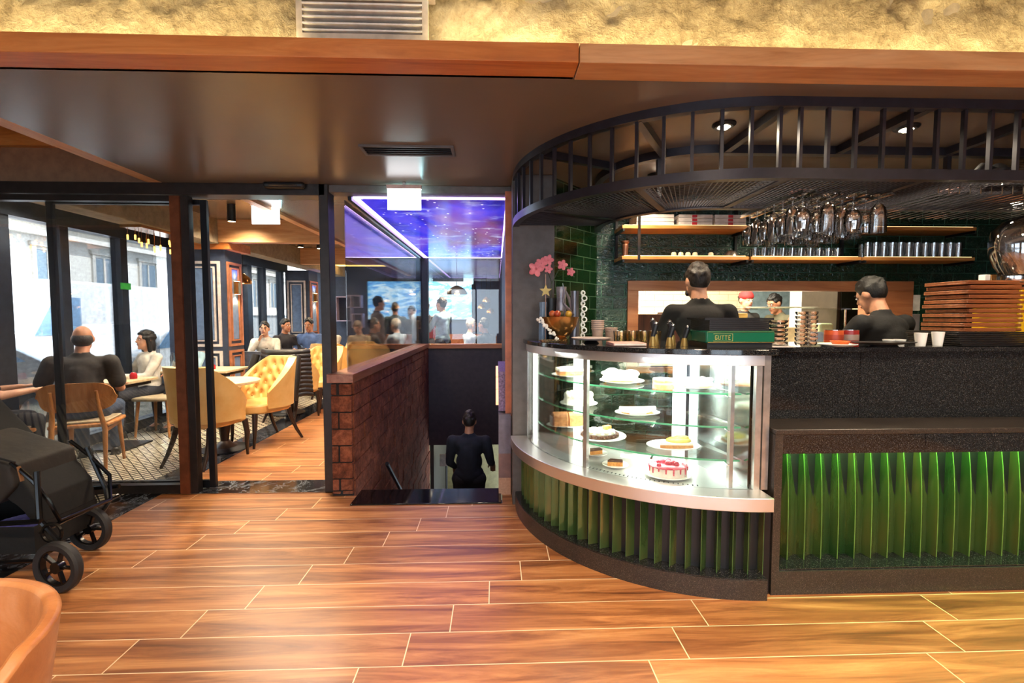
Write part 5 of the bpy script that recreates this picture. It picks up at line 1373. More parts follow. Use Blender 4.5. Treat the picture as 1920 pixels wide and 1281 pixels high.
# ================================================================ STROLLER
stn = thing('stroller', 'black baby stroller with raised hood at the left edge', 'stroller', (-2.75, 2.72, 0))
M_STRB = MT('black_canvas', (8, 8, 9), .85, var=(6, (12, 11, 12)), bump=(14, .35))
M_STRO = MT('dark_olive_canvas', (44, 36, 28), .75, var=(5, (24, 20, 17)), bump=(10, .5))
M_RUB = MT('black_rubber', (34, 33, 34), .6)
M_FRM = MT('black_gloss_tube', (16, 16, 18), .22, .3)
def side_prism(poly, y0, y1, b=None):
    b = b or MB(); n = len(poly)
    return b.faces([(x, y0, z) for x, z in poly] + [(x, y1, z) for x, z in poly], [tuple(range(n)), tuple(reversed(range(n, 2 * n)))] + [(i, (i + 1) % n, n + (i + 1) % n, n + i) for i in range(n)])
hood = side_prism([(-3.9, 1.36), (-3.46, 1.38), (-3.34, 1.26), (-3.26, 1.08), (-3.13, .90), (-2.95, .70), (-2.98, .62), (-3.2, .76), (-3.9, .86)], 2.60, 3.05)
obj('hood', hood, M_STRB, stn, remesh=.012, smooth_it=14)
obj('hood_rim', MB().tube([(-2.94, 2.59, .67), (-2.935, 2.7, .67), (-2.935, 2.95, .67), (-2.94, 3.06, .67)], .014, 8), M_FRM, stn)
seatb = side_prism([(-3.6, .80), (-2.98, .76), (-2.64, .64), (-2.62, .52), (-2.72, .42), (-3.0, .38), (-3.6, .42)], 2.57, 2.97)
obj('seat_bucket', seatb, M_STRO, stn, remesh=.012, smooth_it=12)
foot = side_prism([(-2.74, .60), (-2.66, .60), (-2.54, .44), (-2.52, .30), (-2.57, .30), (-2.62, .38), (-2.72, .46)], 2.60, 2.96)
obj('leg_cover', foot, M_STRB, stn, remesh=.01, smooth_it=8)
obj('bumper_bar', MB().tube([(-2.62, 2.56, .66), (-2.50, 2.55, .56), (-2.43, 2.56, .44), (-2.42, 2.60, .32), (-2.42, 2.94, .30), (-2.46, 2.99, .44), (-2.58, 3.0, .56), (-2.70, 3.0, .66)], .011, 8), M_FRM, stn)
obj('basket', MB().box(-3.35, -2.52, 2.56, 2.96, .15, .165).box(-3.35, -2.52, 2.56, 2.57, .165, .30).box(-3.35, -2.52, 2.95, 2.96, .165, .30).box(-2.53, -2.52, 2.57, 2.95, .165, .30), M_STRB, stn)
obj('frame', MB().tube([(-3.5, 2.51, .20), (-2.9, 2.51, .33), (-2.42, 2.50, .36)], .014, 8).tube([(-2.46, 2.53, .62), (-2.44, 2.51, .36), (-2.34, 2.49, .27), (-2.29, 2.47, .22)], .014, 8)
    .tube([(-3.5, 3.01, .20), (-2.9, 3.01, .33), (-2.42, 3.01, .36)], .014, 8).tube([(-2.60, 3.0, .62), (-2.50, 3.0, .36), (-2.45, 2.96, .27), (-2.47, 2.93, .22)], .014, 8)
    .tube([(-2.43, 2.50, .30), (-2.43, 3.01, .30)], .012, 8).tube([(-3.4, 2.50, .12), (-2.45, 2.49, .15)], .010, 8), M_FRM, stn)
def wheel(x, y, r, yaw, nm='front_wheel'):
    b = MB(); Mx = Matrix.Translation((x, y, r)) @ Matrix.Rotation(yaw, 4, 'Z') @ Matrix.Rotation(PI / 2, 4, 'X')
    b.lathe([(r * .72, -.020), (r * .93, -.024), (r, -.012), (r, .012), (r * .93, .024), (r * .72, .020), (r * .72, -.020)], (0, 0, 0), 36, Mx)
    wo = obj(nm, b, M_RUB, stn)
    b = MB().lathe([(0, -.016), (.028, -.018), (.03, .018), (0, .016)], (0, 0, 0), 20, Mx).lathe([(r * .66, -.012), (r * .73, -.014), (r * .73, .014), (r * .66, .012), (r * .66, -.012)], (0, 0, 0), 32, Mx)
    for k in range(5):
        a = 2 * PI * k / 5; b.bar(Mx @ Vector((.02 * math.cos(a), .02 * math.sin(a), 0)), Mx @ Vector((r * .68 * math.cos(a), r * .68 * math.sin(a), 0)), .018, .012)
    obj('hub', b, M_FRM, wo)
wheel(-2.30, 2.45, .135, -.15); wheel(-2.52, 2.90, .135, -.1)
obj('swivel_ring', MB().tube([(-2.36 + .05 * math.cos(q), 2.49, .30 + .05 * math.sin(q)) for q in [2 * PI * k / 20 for k in range(20)]], .009, 6, closed=True), M_FRM, stn)
obj('leather_tab', MB().bar((-2.575, 2.553, .64), (-2.56, 2.553, .56), .008, .016, (0, 1, 0)), MT('tan_leather_tab', (140, 96, 58), .5), stn)
obj('strap', MB().tube([(-2.86, 2.56, .76), (-2.72, 2.555, .70), (-2.60, 2.56, .66)], .006, 6), M_STRB, stn)
bl = side_prism([(-2.98, .17), (-2.60, .17), (-2.62, .24), (-2.80, .27), (-2.96, .23)], 2.60, 2.85)
tag(obj('blue_bundle', bl, MT('blue_violet_cloth', (60, 60, 170), .7, var=(30, (120, 124, 214)), bump=(30, .6)), remesh=.01, smooth_it=8), 'blue violet cloth bundle lying in the stroller basket', 'cloth')

# ================================================================ LEATHER CHAIR bottom left
lc = thing('leather_armchair', 'tan leather shell chair cut off by the bottom left corner', 'chair', (-1.385, .95, 0))
t = NT('aged_tan_leather')
n1 = t.noise(t.tc(), 5, 6, .6, .6)
t.set(.38, 0, .5, t.ramp(n1, [(.3, (148, 88, 48)), (.5, (182, 118, 68)), (.68, (204, 146, 104))])); t.bump(t.noise(t.tc(), 130, 4), .12, .004); M_TAN = t.m
def sh_(u, v):
    ang = -38 + 256 * u; w = abs(ang - 90) / 128
    top = .722 - .16 * max(0, w - .62) / .38; z = .40 + (top - .40) * v; r = .285 + .045 * v
    a = math.radians(ang); return (-1.385 + r * math.cos(a), .95 + r * math.sin(a), z)
def th_(u, v):
    a = math.radians(-38 + 256 * u); q = .034; return (q * math.cos(a), q * math.sin(a), -.002)
obj('shell_back', MB().grid(sh_, 64, 16, th_), M_TAN, lc, bevel=.012, sharp=60)
poly = [(-1.385 + .29 * math.cos(2 * PI * k / 32), .95 + .29 * math.sin(2 * PI * k / 32)) for k in range(32)]
obj('seat', MB().prism(poly, .36, .46), M_TAN, lc, bevel=.02)
for a in (45, 135, 225, 315):
    c, q = math.cos(math.radians(a)), math.sin(math.radians(a))
    obj('leg', MB().tube([(-1.385 + .2 * c, .95 + .2 * q, .37), (-1.385 + .25 * c, .95 + .25 * q, 0)], [.02, .012], 10), M_CHAIRWOOD, lc)
# ================================================================ PEOPLE
SKINS = {'a': MT('skin_light', (214, 160, 130), .5), 'b': MT('skin_tan', (188, 130, 98), .5), 'c': MT('skin_warm', (204, 144, 112), .5)}
def hairm(n, c): return MT('hair_' + n, c, .55, 0, var=(60, tuple(int(q * .6) for q in c)), bump=(120, .4), scale=(1, 1, .4))
H_BLACK = hairm('black', (17, 14, 13)); H_BROWN = hairm('brown', (40, 28, 20)); H_GREY = hairm('greying', (52, 47, 44)); H_SAND = hairm('light', (150, 120, 86))
M_EYE = MT('dark_eye', (24, 18, 16), .2); M_EYEW = MT('eye_white', (220, 216, 210), .3); M_LIP = MT('lip_tone', (160, 92, 84), .5)
M_SHOE = MT('black_shoe_leather', (28, 26, 26), .4)
def cloth(n, c, c2=None): return MT('cloth_' + n, c, .85, 0, var=(9, c2 or tuple(int(q * .78) for q in c)), bump=(22, .35))
M_JEANS = cloth('dark_trousers', (44, 46, 56))

def person(label, loc, rotz, top, skin='a', hair=H_BLACK, pants=M_JEANS, seated=False, h=1.74, vox=.014, sleeves='long', build=1.0,
           arms=None, head_yaw=0, head_pitch=0, lean=0, bald=False, beard=False, cap=None, long_hair=False, legs=True, apron=None, neck_side=0):
    """standing or sitting figure facing local +Y; arms = {side: (elbow, wrist, finger direction)} relative to the shoulders' level frame"""
    s = h / 1.74
    R = thing('person', label, 'person', loc, rotz)
    rz = Matrix.Rotation(rotz, 4, 'Z'); T = Matrix.Translation(loc) @ rz @ Matrix.Scale(s, 4)
    RI_ = rz.inverted()
    dz = -.40 if seated else 0
    W = build
    def up(p):   # upper body lean about the pelvis
        p = Vector(p); c = Vector((0, 0, .95)); q = p - c
        a = math.radians(lean); y, z = q.y, q.z
        q.y = y * math.cos(a) + z * math.sin(a); q.z = -y * math.sin(a) + z * math.cos(a)
        q = q + c; q.z += dz; return q
    def low(p): p = Vector(p); return p
    pel = up((0, 0, .95)); waist = up((0, .0, 1.10)); chest = up((0, .0, 1.30)); neckb = up((0, -.01, 1.455)); neckt = up((0, .015, 1.54))
    sh = {-1: up((-.185 * W, -.01, 1.405)), 1: up((.185 * W, -.01, 1.405))}
    hc = up((neck_side, .035, 1.635))
    HM = Matrix.Translation(hc) @ Matrix.Rotation(math.radians(-head_yaw), 4, 'Z') @ Matrix.Rotation(math.radians(head_pitch - lean * .3), 4, 'X')
    arms = arms or {}
    A = {}
    for sd in (-1, 1):
        e, w_, fd = arms.get(sd, ((.06 * sd, -.02, -.29), (.09 * sd, .07, -.54), (0, .3, -1)))
        A[sd] = (sh[sd], sh[sd] + Vector(e), sh[sd] + Vector(w_), Vector(fd).normalized())
    if seated: hip = {sd: low((.09 * sd * W, .02, .55)) for sd in (-1, 1)}; knee = {sd: low((.13 * sd * W, .42, .52)) for sd in (-1, 1)}; ank = {sd: low((.13 * sd, .40, .09)) for sd in (-1, 1)}
    else: hip = {sd: low((.09 * sd * W, 0, .93)) for sd in (-1, 1)}; knee = {sd: low((.105 * sd, .015, .50)) for sd in (-1, 1)}; ank = {sd: low((.11 * sd, -.02, .09)) for sd in (-1, 1)}
    def mk(): return MB()
    def fin(nm, b, m, par, v=vox, it=3):
        # mesh is in local figure frame; bring it to the root's frame
        for q in b.bm.verts: q.co = q.co * s
        me = bpy.data.meshes.new(nm); bmesh.ops.recalc_face_normals(b.bm, faces=b.bm.faces); b.bm.to_mesh(me); b.bm.free(); me.shade_smooth()
        o = bpy.data.objects.new(nm, me); COL.objects.link(o); o.parent = par
        me.materials.append(m)
        if v:
            md = o.modifiers.new('remesh', 'REMESH'); md.mode = 'VOXEL'; md.voxel_size = v; md.use_smooth_shade = True
            if it: q = o.modifiers.new('smooth', 'SMOOTH'); q.iterations = it; q.factor = .5
        return o
    # --- body: one continuous skin mesh
    b = mk()
    b.ball((0, 0, 0), (.076, .094, .108), HM @ Matrix.Translation((0, -.008, .018)), 20, 14)
    b.ball((0, 0, 0), (.060, .068, .082), HM @ Matrix.Translation((0, .028, -.048)), 18, 12)
    b.ball((0, 0, 0), (.022, .018, .018), HM @ Matrix.Translation((0, .078, -.106)), 12, 8)
    b.cap(HM @ Vector((0, .088, .022)), .009, HM @ Vector((0, .108, -.018)), .014, 8)
    for sd in (-1, 1):
        b.ball((0, 0, 0), (.012, .024, .034), HM @ Matrix.Translation((.078 * sd, -.006, -.004)), 10, 8)
        b.cap(HM @ Vector((.018 * sd, .084, .032)), .009, HM @ Vector((.048 * sd, .070, .030)), .008, 8)
        b.ball((0, 0, 0), (.020, .02, .022), HM @ Matrix.Translation((.036 * sd, .062, -.030)), 10, 8)
    b.cap(neckb, .062, HM @ Vector((0, -.012, -.05)), .052, 14)
    b.cap(sh[-1], .052, sh[1], .052, 12)
    b.cap(chest, .105, waist, .10, 14); b.cap(waist, .10, pel, .11, 14)
    for sd in (-1, 1):
        p, e, w_, fd = A[sd]
        b.cap(p, .050, e, .040, 12); b.cap(e, .041, w_, .027, 12)
        # hand: palm, four fingers, thumb
        side = fd.cross(Vector((0, 0, 1)));
        if side.length < .2: side = Vector((1, 0, 0))
        side = side.normalized(); nrm = side.cross(fd).normalized()
        pc = w_ + fd * .05
        Mx = Matrix((( side.x, nrm.x, fd.x, pc.x), (side.y, nrm.y, fd.y, pc.y), (side.z, nrm.z, fd.z, pc.z), (0, 0, 0, 1)))
        b.ball((0, 0, 0), (.040, .016, .052), Mx, 12, 8)
        for i, L in enumerate((.060, .072, .068, .052)):
            o_ = -.030 + i * .020; q0 = pc + side * o_ + fd * .035; q1 = q0 + fd * L * .5 - nrm * .006; q2 = q1 + fd * L * .36 - nrm * .022
            b.cap(q0, .0095, q1, .009, 8); b.cap(q1, .009, q2, .0078, 8)
        ts = -sd; q0 = pc + side * .030 * ts * (1 if side.x > 0 else -1) - fd * .02; q1 = q0 + side * .030 * ts * (1 if side.x > 0 else -1) + fd * .035
        b.cap(q0, .013, q1, .010, 8); b.cap(q1, .010, q1 + fd * .026 - nrm * .008, .0085, 8)
        b.cap(hip[sd], .085, knee[sd], .055, 12); b.cap(knee[sd], .054, ank[sd], .036, 12)
        b.cap(ank[sd], .036, ank[sd] + Vector((0, .12, -.045)), .028, 10)
    b.cap(hip[-1], .09, hip[1], .09, 12)
    body = fin('body', b, SKINS[skin], R, min(vox, .0095), 2)
    # face
    if vox < .02:
        for sd in (-1, 1):
            e = mk(); e.ball((0, 0, 0), (.013, .006, .008), HM @ Matrix.Translation((.031 * sd, .086, .012)), 10, 8)
            eo = fin('eye', e, M_EYEW, body, 0)
            e = mk(); e.ball((0, 0, 0), (.006, .003, .006), HM @ Matrix.Translation((.031 * sd, .0915, .012)), 8, 6)
            fin('pupil', e, M_EYE, body, 0)
            e = mk(); e.cap(HM @ Vector((.014 * sd, .094, .034)), .004, HM @ Vector((.048 * sd, .082, .036)), .003, 6); fin('eyebrow', e, hair, body, 0)
        e = mk(); e.cap(HM @ Vector((-.022, .093, -.056)), .005, HM @ Vector((0, .098, -.055)), .006, 8).cap(HM @ Vector((0, .098, -.055)), .006, HM @ Vector((.022, .093, -.056)), .005, 8)
        fin('mouth', e, M_LIP, body, 0)
    # hair
    b = mk(); rnd = random.Random(len(label))
    if bald:
        b.ball((0, 0, 0), (.0815, .092, .078), HM @ Matrix.Translation((0, -.024, -.004)), 22, 16)
    else:
        for k in range(80):
            a = rnd.uniform(0, 2 * PI); el = rnd.uniform(.05, 1.0)
            x, y, z = .076 * math.cos(a) * math.cos(el * 1.45), (.096) * math.sin(a) * math.cos(el * 1.45) - .014, .116 * math.sin(el * 1.45) + .018
            if y > .055 and z < .085: continue
            r = .015 + rnd.uniform(-.004, .005); b.ball((0, 0, 0), (r, r * 1.5, r), HM @ Matrix.Translation((x * .97, y, z)), 8, 6)
        b.ball((0, 0, 0), (.0815, .098, .108), HM @ Matrix.Translation((0, -.020, .030)), 22, 16)
        if long_hair:
            b.ball((0, 0, 0), (.088, .055, .15), HM @ Matrix.Translation((0, -.055, -.07)), 16, 10)
            for sd in (-1, 1): b.cap(HM @ Vector((.078 * sd, .005, .03)), .022, HM @ Vector((.082 * sd, -.01, -.14)), .026, 10)
    fin('hair', b, hair, R, .008, 2)
    if beard:
        b = mk()
        for k in range(9):
            a = math.radians(20 + k * 17.5); b.ball((0, 0, 0), (.016, .014, .022), HM @ Matrix.Translation((.062 * math.cos(a), .03 + .062 * math.sin(a) * .95, -.075)), 8, 6)
        fin('beard', b, hair, R, .008, 2)
    if cap is not None:
        b = mk(); b.ball((0, 0, 0), (.088, .104, .085), HM @ Matrix.Translation((0, -.004, .058)), 18, 12)
        b.lathe([(.080, 0), (.091, 0), (.091, .03), (.080, .03), (.080, 0)], (0, 0, 0), 24, HM @ Matrix.Translation((0, -.002, .038)), 1, 1.15)
        fin('cap', b, cap, R, .008, 2)
    # --- clothing
    b = mk()
    t0 = .062
    b.cap(sh[-1], t0, sh[1], t0, 14)
    b.ball(up((0, .012, 1.32)), (.165 * W, .115 * W, .155), None, 20, 12)
    b.ball(up((0, -.02, 1.36)), (.170 * W, .10, .11), None, 20, 12)
    b.ball(up((0, .015, 1.14)), (.148 * W, .118 * W, .16), None, 20, 12)
    b.ball(up((0, .005, 1.0)), (.168 * W, .128 * W, .11), None, 20, 12)
    b.cap(chest, .125 * W, up((0, 0, .98)), .128 * W, 16)
    b.cap(up((-.05, -.01, 1.44)), .055, up((.05, -.01, 1.44)), .055, 12)
    b.lathe([(.055, 0), (.068, .0), (.064, .045), (.054, .045), (.055, 0)], (0, 0, 0), 20, Matrix.Translation(up((0, -.01, 1.462))) @ Matrix.Rotation(math.radians(-lean), 4, 'X'))
    for sd in (-1, 1):
        p, e, w_, fd = A[sd]
        b.cap(p, .064 * W, p + (e - p) * .6, .056 * W, 14)
        if sleeves == 'long':
            b.cap(p + (e - p) * .6, .056 * W, e, .050, 12); b.cap(e, .051, w_ - (w_ - e).normalized() * .02, .038, 12)
        else: b.cap(p, .066 * W, p + (e - p) * .72, .062 * W, 14)
    fin('top', b, top, R, max(vox, .012), 3)
    if legs:
        b = mk(); b.cap(hip[-1], .105 * W, hip[1], .105 * W, 14)
        if seated: b.ball((0, -.03, .56), (.19 * W, .15, .10), None, 18, 10)
        for sd in (-1, 1):
            b.cap(hip[sd], .098 * W, knee[sd], .068, 14); b.cap(knee[sd], .067, ank[sd] + Vector((0, 0, .02)), .050, 14)
        fin('trousers', b, pants, R, max(vox, .014), 3)
        for sd in (-1, 1):
            b = mk(); a = ank[sd]
            b.cap(a + Vector((0, -.02, -.045)), .040, a + Vector((0, .13, -.052)), .034, 12); b.box(a.x - .042, a.x + .042, a.y - .06, a.y + .165, a.z - .09, a.z - .072)
            fin('shoe', b, M_SHOE, R, .010, 2)
    if apron is not None:
        b = mk()
        b.grid(lambda u, v: up(((u - .5) * .30, .142 * math.cos((u - .5) * 1.6) + .0, 1.34 - .75 * v)), 16, 20, lambda u, v: (0, .008, 0)); fin('apron', b, apron, R, 0)
    return R

M_BLKSHIRT = cloth('black_shirt', (15, 14, 15), (9, 9, 10)); M_BLKBROWN = cloth('brown_black_shirt', (24, 18, 16), (13, 11, 10))
M_GREYSHIRT = cloth('dark_grey_shirt', (56, 52, 50), (38, 36, 38)); M_NAVYJ = cloth('navy_jacket', (26, 30, 42), (16, 18, 26))
M_WHITESH = cloth('white_shirt', (214, 208, 196)); M_BLUESH = cloth('denim_blue', (74, 100, 150)); M_LTBLUE = cloth('light_blue_shirt', (150, 186, 206))
M_BEIGE = cloth('beige_knit', (196, 172, 140)); M_TAUPEJ = cloth('grey_brown_jacket', (104, 92, 92)); M_DKJ = cloth('charcoal_coat', (40, 38, 46)); M_DKBLUE = cloth('deep_blue_sleeve', (40, 52, 72))
# bartenders
arm_fwd = {-1: ((-.10, .10, -.24), (-.30, .30, -.24), (-.5, 1, 0)), 1: ((.07, .02, -.28), (.02, .26, -.32), (0, 1, -.1))}
person('bartender in black shirt turned away behind the counter, short brown hair', (1.53, 3.42, 0), math.radians(-12), M_BLKBROWN, 'c', H_BROWN, h=1.83, vox=.011, arms=arm_fwd, head_yaw=-14, head_pitch=-6, lean=5, beard=True, build=1.02, neck_side=-.01)
person('bartender in black shirt with head bowed, dark hair, near the wooden boards', (2.89, 3.26, 0), math.radians(12), M_BLKSHIRT, 'c', H_BLACK, h=1.74, vox=.011, arms={-1: ((-.05, .16, -.22), (-.02, .38, -.30), (0, 1, -.2)), 1: ((.07, .10, -.26), (.03, .32, -.34), (0, 1, -.2))}, head_yaw=-8, head_pitch=-24, lean=13, build=1.1)
# kitchen cooks (seen through the pass)
M_CHEFCAP = MT('red_cap_cloth', (186, 46, 46), .8); M_GREYCAP = MT('grey_cap_cloth', (120, 120, 112), .8)
person('cook in dark top and red cap standing in the lit kitchen', (3.50, 6.45, 0), math.radians(190), cloth('cook_dark', (52, 50, 48)), 'a', H_BLACK, h=1.78, vox=.014, cap=M_CHEFCAP, head_pitch=-5)
person('cook with black hair bending to the left in the kitchen', (4.10, 6.45, 0), math.radians(105), cloth('cook_olive', (92, 88, 66)), 'b', H_BLACK, h=1.76, vox=.014, head_pitch=-18, lean=14)
person('cook in grey cap and brown top facing us in the kitchen', (4.16, 6.05, 0), math.radians(172), cloth('cook_brown', (150, 112, 88)), 'a', H_BLACK, h=1.74, vox=.014, cap=M_GREYCAP, head_pitch=-8)
# balding man
person('balding man in dark grey shirt seated on an oak chair, back to us', (-3.97, 4.56, 0), math.radians(24), M_GREYSHIRT, 'b', H_GREY, pants=cloth('blue_jeans', (60, 76, 104)), seated=True, h=1.74, vox=.011, sleeves='short', build=1.16, bald=True,
       arms={-1: ((-.11, .04, -.25), (-.02, .27, -.27), (.5, 1, 0)), 1: ((.05, .08, -.27), (.0, .32, -.26), (0, 1, 0))}, head_yaw=-6, head_pitch=4, lean=4)
person('person in deep blue top reaching forward, cut by the left edge', (-4.5, 4.03, 0), math.radians(-35), M_DKBLUE, 'a', H_BROWN, seated=True, h=1.72, vox=.012, sleeves='short',
       arms={-1: ((-.05, .14, -.22), (.0, .36, -.20), (.1, 1, .1)), 1: ((.05, .14, -.22), (.0, .36, -.20), (0, 1, .1))}, lean=6)
# man walking down the stairs
person('man in dark navy jacket walking down the stairs, back to us', (-.33, 5.55, -1.43), math.radians(-3), M_NAVYJ, 'b', H_BROWN, pants=cloth('black_trousers', (24, 24, 30)), h=1.70, vox=.012, head_pitch=-10, lean=4, build=1.12,
       arms={-1: ((-.04, .02, -.28), (-.0, .22, -.40), (0, .8, -1)), 1: ((.06, .02, -.27), (.07, .24, -.36), (0, .8, -1))})
# seated diners
armt = {-1: ((-.04, .14, -.24), (.04, .38, -.22), (.5, 1, 0)), 1: ((.04, .14, -.24), (-.04, .38, -.22), (-.5, 1, 0))}
armc = {-1: ((-.04, .16, -.22), (.06, .34, -.20), (1, .3, 0)), 1: ((.02, .22, -.18), (-.12, .20, .02), (-.4, .1, 1))}
person('diner with black hair in a white shirt, chin on hand, at the window', (-4.18, 8.55, 0), math.radians(195), M_WHITESH, 'a', H_BLACK, seated=True, h=1.72, vox=.014, arms=armc)
person('diner in dark jacket turned in profile, second from the window', (-4.10, 9.15, 0), math.radians(-115), M_DKJ, 'b', H_BLACK, seated=True, h=1.78, vox=.014, arms=armt)
person('diner in denim blue and black top looking down at the group table', (-3.72, 9.40, 0), math.radians(180), M_BLUESH, 'b', H_BLACK, seated=True, h=1.80, vox=.014, arms=armt, head_pitch=-16)
person('diner in white top with brown hair at the right of the group', (-3.28, 9.35, 0), math.radians(150), M_WHITESH, 'a', H_BROWN, seated=True, h=1.76, vox=.014, arms=armt, head_pitch=-20)
person('woman with long dark hair and white top beyond the small table', (-4.38, 6.0, 0), math.radians(150), M_WHITESH, 'a', H_BLACK, seated=True, h=1.62, vox=.012, arms=armt, long_hair=True)
person('diner in pale blue top just left of the bronze frame', (-4.10, 6.36, 0), math.radians(160), M_LTBLUE, 'c', H_BROWN, seated=True, h=1.60, vox=.012, arms=armt)
person('seated diner in a beige knit, leaning low, behind the partition glass', (-2.75, 9.6, 0), math.radians(170), M_BEIGE, 'a', H_SAND, seated=True, h=1.74, vox=.014, arms=armt, head_pitch=-30, lean=10)
# standing guests beyond the stairwell
person('standing person in grey brown jacket seen left of the black corner post', (-2.28, 9.05, 0), math.radians(-60), M_TAUPEJ, 'a', H_BLACK, h=1.80, vox=.014, long_hair=False)
person('standing person in charcoal behind the one in grey brown', (-2.18, 10.2, 0), math.radians(20), cloth('dark_green_grey', (52, 66, 70)), 'b', H_GREY, h=1.72, vox=.016)
person('person in dark coat mostly behind the black corner post', (-1.66, 9.3, 0), math.radians(170), cloth('olive_brown_coat', (96, 80, 62)), 'b', H_BLACK, h=1.62, vox=.016)
person('standing person in dark coat just right of the corner post', (-1.43, 9.55, 0), math.radians(165), M_DKJ, 'a', H_BROWN, h=1.73, vox=.016)
person('standing person in light blue shirt with red folder, before the screen', (-1.02, 8.95, 0), math.radians(60), M_LTBLUE, 'a', H_BROWN, h=1.78, vox=.014, arms={-1: ((-.03, .16, -.24), (.06, .36, -.20), (.6, 1, 0)), 1: ((.04, .12, -.26), (-.04, .36, -.22), (-.6, 1, 0))})
tag(obj('red_folder', MB().box(-1.36, -1.16, 9.06, 9.08, 1.02, 1.26), MT('red_card', (176, 40, 46), .5)), 'red folder held by the person in light blue shirt', 'folder')
person('seated diner in black at the right end above the stair wall', (-.20, 8.75, 0), math.radians(60), cloth('plain_black', (22, 20, 24)), 'b', H_BLACK, seated=True, h=1.80, vox=.014, arms=armt)
person('seated diner with pale hair beside the one in black', (-.52, 9.35, 0), math.radians(-60), cloth('pale_blue_grey', (150, 166, 180)), 'a', hairm('pale', (196, 180, 164)), seated=True, h=1.78, vox=.016, arms=armt)
for x, y, r, lb in ((-4.18, 8.55, 195, 'the diner with chin on hand'), (-4.10, 9.15, -115, 'the diner in profile'), (-3.72, 9.40, 180, 'the diner in denim blue'), (-3.28, 9.35, 150, 'the diner in the white top at right'), (-2.75, 9.6, 170, 'the diner in beige knit'), (-.20, 8.75, 60, 'the diner in black'), (-.52, 9.35, -60, 'the pale haired diner')):
    b = MB(); M_ = Matrix.Translation((x, y, 0)) @ Matrix.Rotation(math.radians(r), 4, 'Z')
    s_ = thing('plain_stool', 'dark stool under ' + lb, 'stool', (x, y, 0))
    obj('seat', MB().prism([(-.2, -.2), (.2, -.2), (.2, .2), (-.2, .2)], .40, .44, M_), M_GREYFAB, s_, bevel=.01)
    for sx, sy in ((-1, -1), (1, -1), (-1, 1), (1, 1)): obj('leg', MB().cyl(M_ @ Vector((sx * .16, sy * .16, .40)), M_ @ Vector((sx * .19, sy * .19, 0)), .014, .01, 8), M_BLACKMETAL, s_)

# ================================================================ KITCHEN THINGS SEEN THROUGH THE PASS
ps = thing('pass_counter', 'stainless pass counter inside the kitchen window', 'counter', (2.3, 4.6, 0))
obj('top', MB().box(1.25, 4.2, 4.30, 5.0, 1.04, 1.08), M_STEEL, ps, bevel=.003)
for x in (1.35, 2.7, 4.1): obj('leg', MB().box(x - .03, x + .03, 4.4, 4.46, 0, 1.04), M_STEEL, ps)
gs = thing('glass_shelf', 'glass shelf on steel posts carrying white plates over the pass', 'shelf', (2.7, 4.5, 1.08))
obj('sheet', MB().box(2.25, 3.5, 4.35, 4.70, 1.515, 1.525), M_SHELFGLASS, gs)
for x in (2.28, 3.47): obj('post', MB().cyl((x, 4.5, 1.08), (x, 4.5, 1.515), .012), M_CHROME, gs)
for i, (x, r) in enumerate(((2.62, .13), (2.86, .14), (3.08, .12))):
    tag(obj('dish', plate_mb(x, 4.52, 1.5255, r), M_PORC), 'white dish on the glass shelf of the kitchen pass, %s' % ('left', 'middle', 'right')[i], 'plate')
def kbox(nm, lb, cat, a, m, bv=.006): tag(obj(nm, MB().box(*a), m, bevel=bv), lb, cat)
M_CARD = MT('yellow_cardboard', (222, 180, 104), .6); M_CREAMB = MT('cream_box', (240, 220, 170), .5)
kbox('cardboard_box', 'yellow cardboard box under the glass shelf, left and higher one', 'box', (2.32, 2.62, 4.75, 4.95, 1.0805, 1.48), M_CARD)
kbox('cardboard_box', 'long cream yellow box in front on the steel pass counter', 'box', (2.56, 3.02, 4.35, 4.60, 1.0805, 1.34), M_CREAMB)
kbox('cutting_board', 'pale board lying in front of the cream box on the pass', 'board', (2.50, 3.15, 4.31, 4.34, 1.0805, 1.13), M_WHITE)
kbox('container', 'greenish plastic container at the right end of the pass', 'container', (3.22, 3.36, 4.50, 4.64, 1.0805, 1.38), MT('greenish_plastic', (190, 200, 160), .4), .02)
kbox('container', 'blue grey plastic container in the middle of the pass', 'container', (3.05, 3.17, 4.36, 4.46, 1.0805, 1.30), MT('blue_grey_plastic', (130, 150, 176), .4), .02)
kbox('wooden_crate', 'dark brown wooden crate on the pass left of the first bartender', 'crate', (1.28, 1.60, 4.32, 4.62, 1.0805, 1.47), MT('dark_crate_wood', (92, 58, 44), .7, var=(1, (56, 36, 30)), scale=(50, 2, 2)))
kbox('wooden_crate', 'red brown wooden crate on the pass hidden partly by the first bartender', 'crate', (1.62, 1.92, 4.32, 4.62, 1.0805, 1.49), MT('red_brown_crate_wood', (126, 76, 60), .7, var=(1, (80, 48, 38)), scale=(50, 2, 2)))
for i, (x, z) in enumerate(((1.70, 1.86), (1.72, 1.62))):
    kbox('paper_note', 'white paper note on the cream kitchen tiles, %s' % ('upper', 'lower')[i], 'paper', (2.05 + .0 * i, 2.32, 7.388, 7.394, z - .08, z + .11), M_WHITE, 0)
fr_ = thing('kitchen_cabinet', 'dark kitchen cabinet behind the right end of the pass', 'cabinet', (3.9, 4.8, 0))
obj('body', MB().box(3.42, 4.3, 4.55, 5.1, 1.085, 2.1), MT('dark_bronze_cabinet', (54, 46, 38), .4, .4), fr_, bevel=.006)
obj('door', MB().box(3.45, 4.27, 4.535, 4.55, 1.11, 2.07), MT('smoked_glass_door', (30, 28, 24), .1), fr_)
obj('base', MB().box(3.45, 4.27, 4.55, 5.1, 1.081, 1.085), M_BLACKPL, fr_)

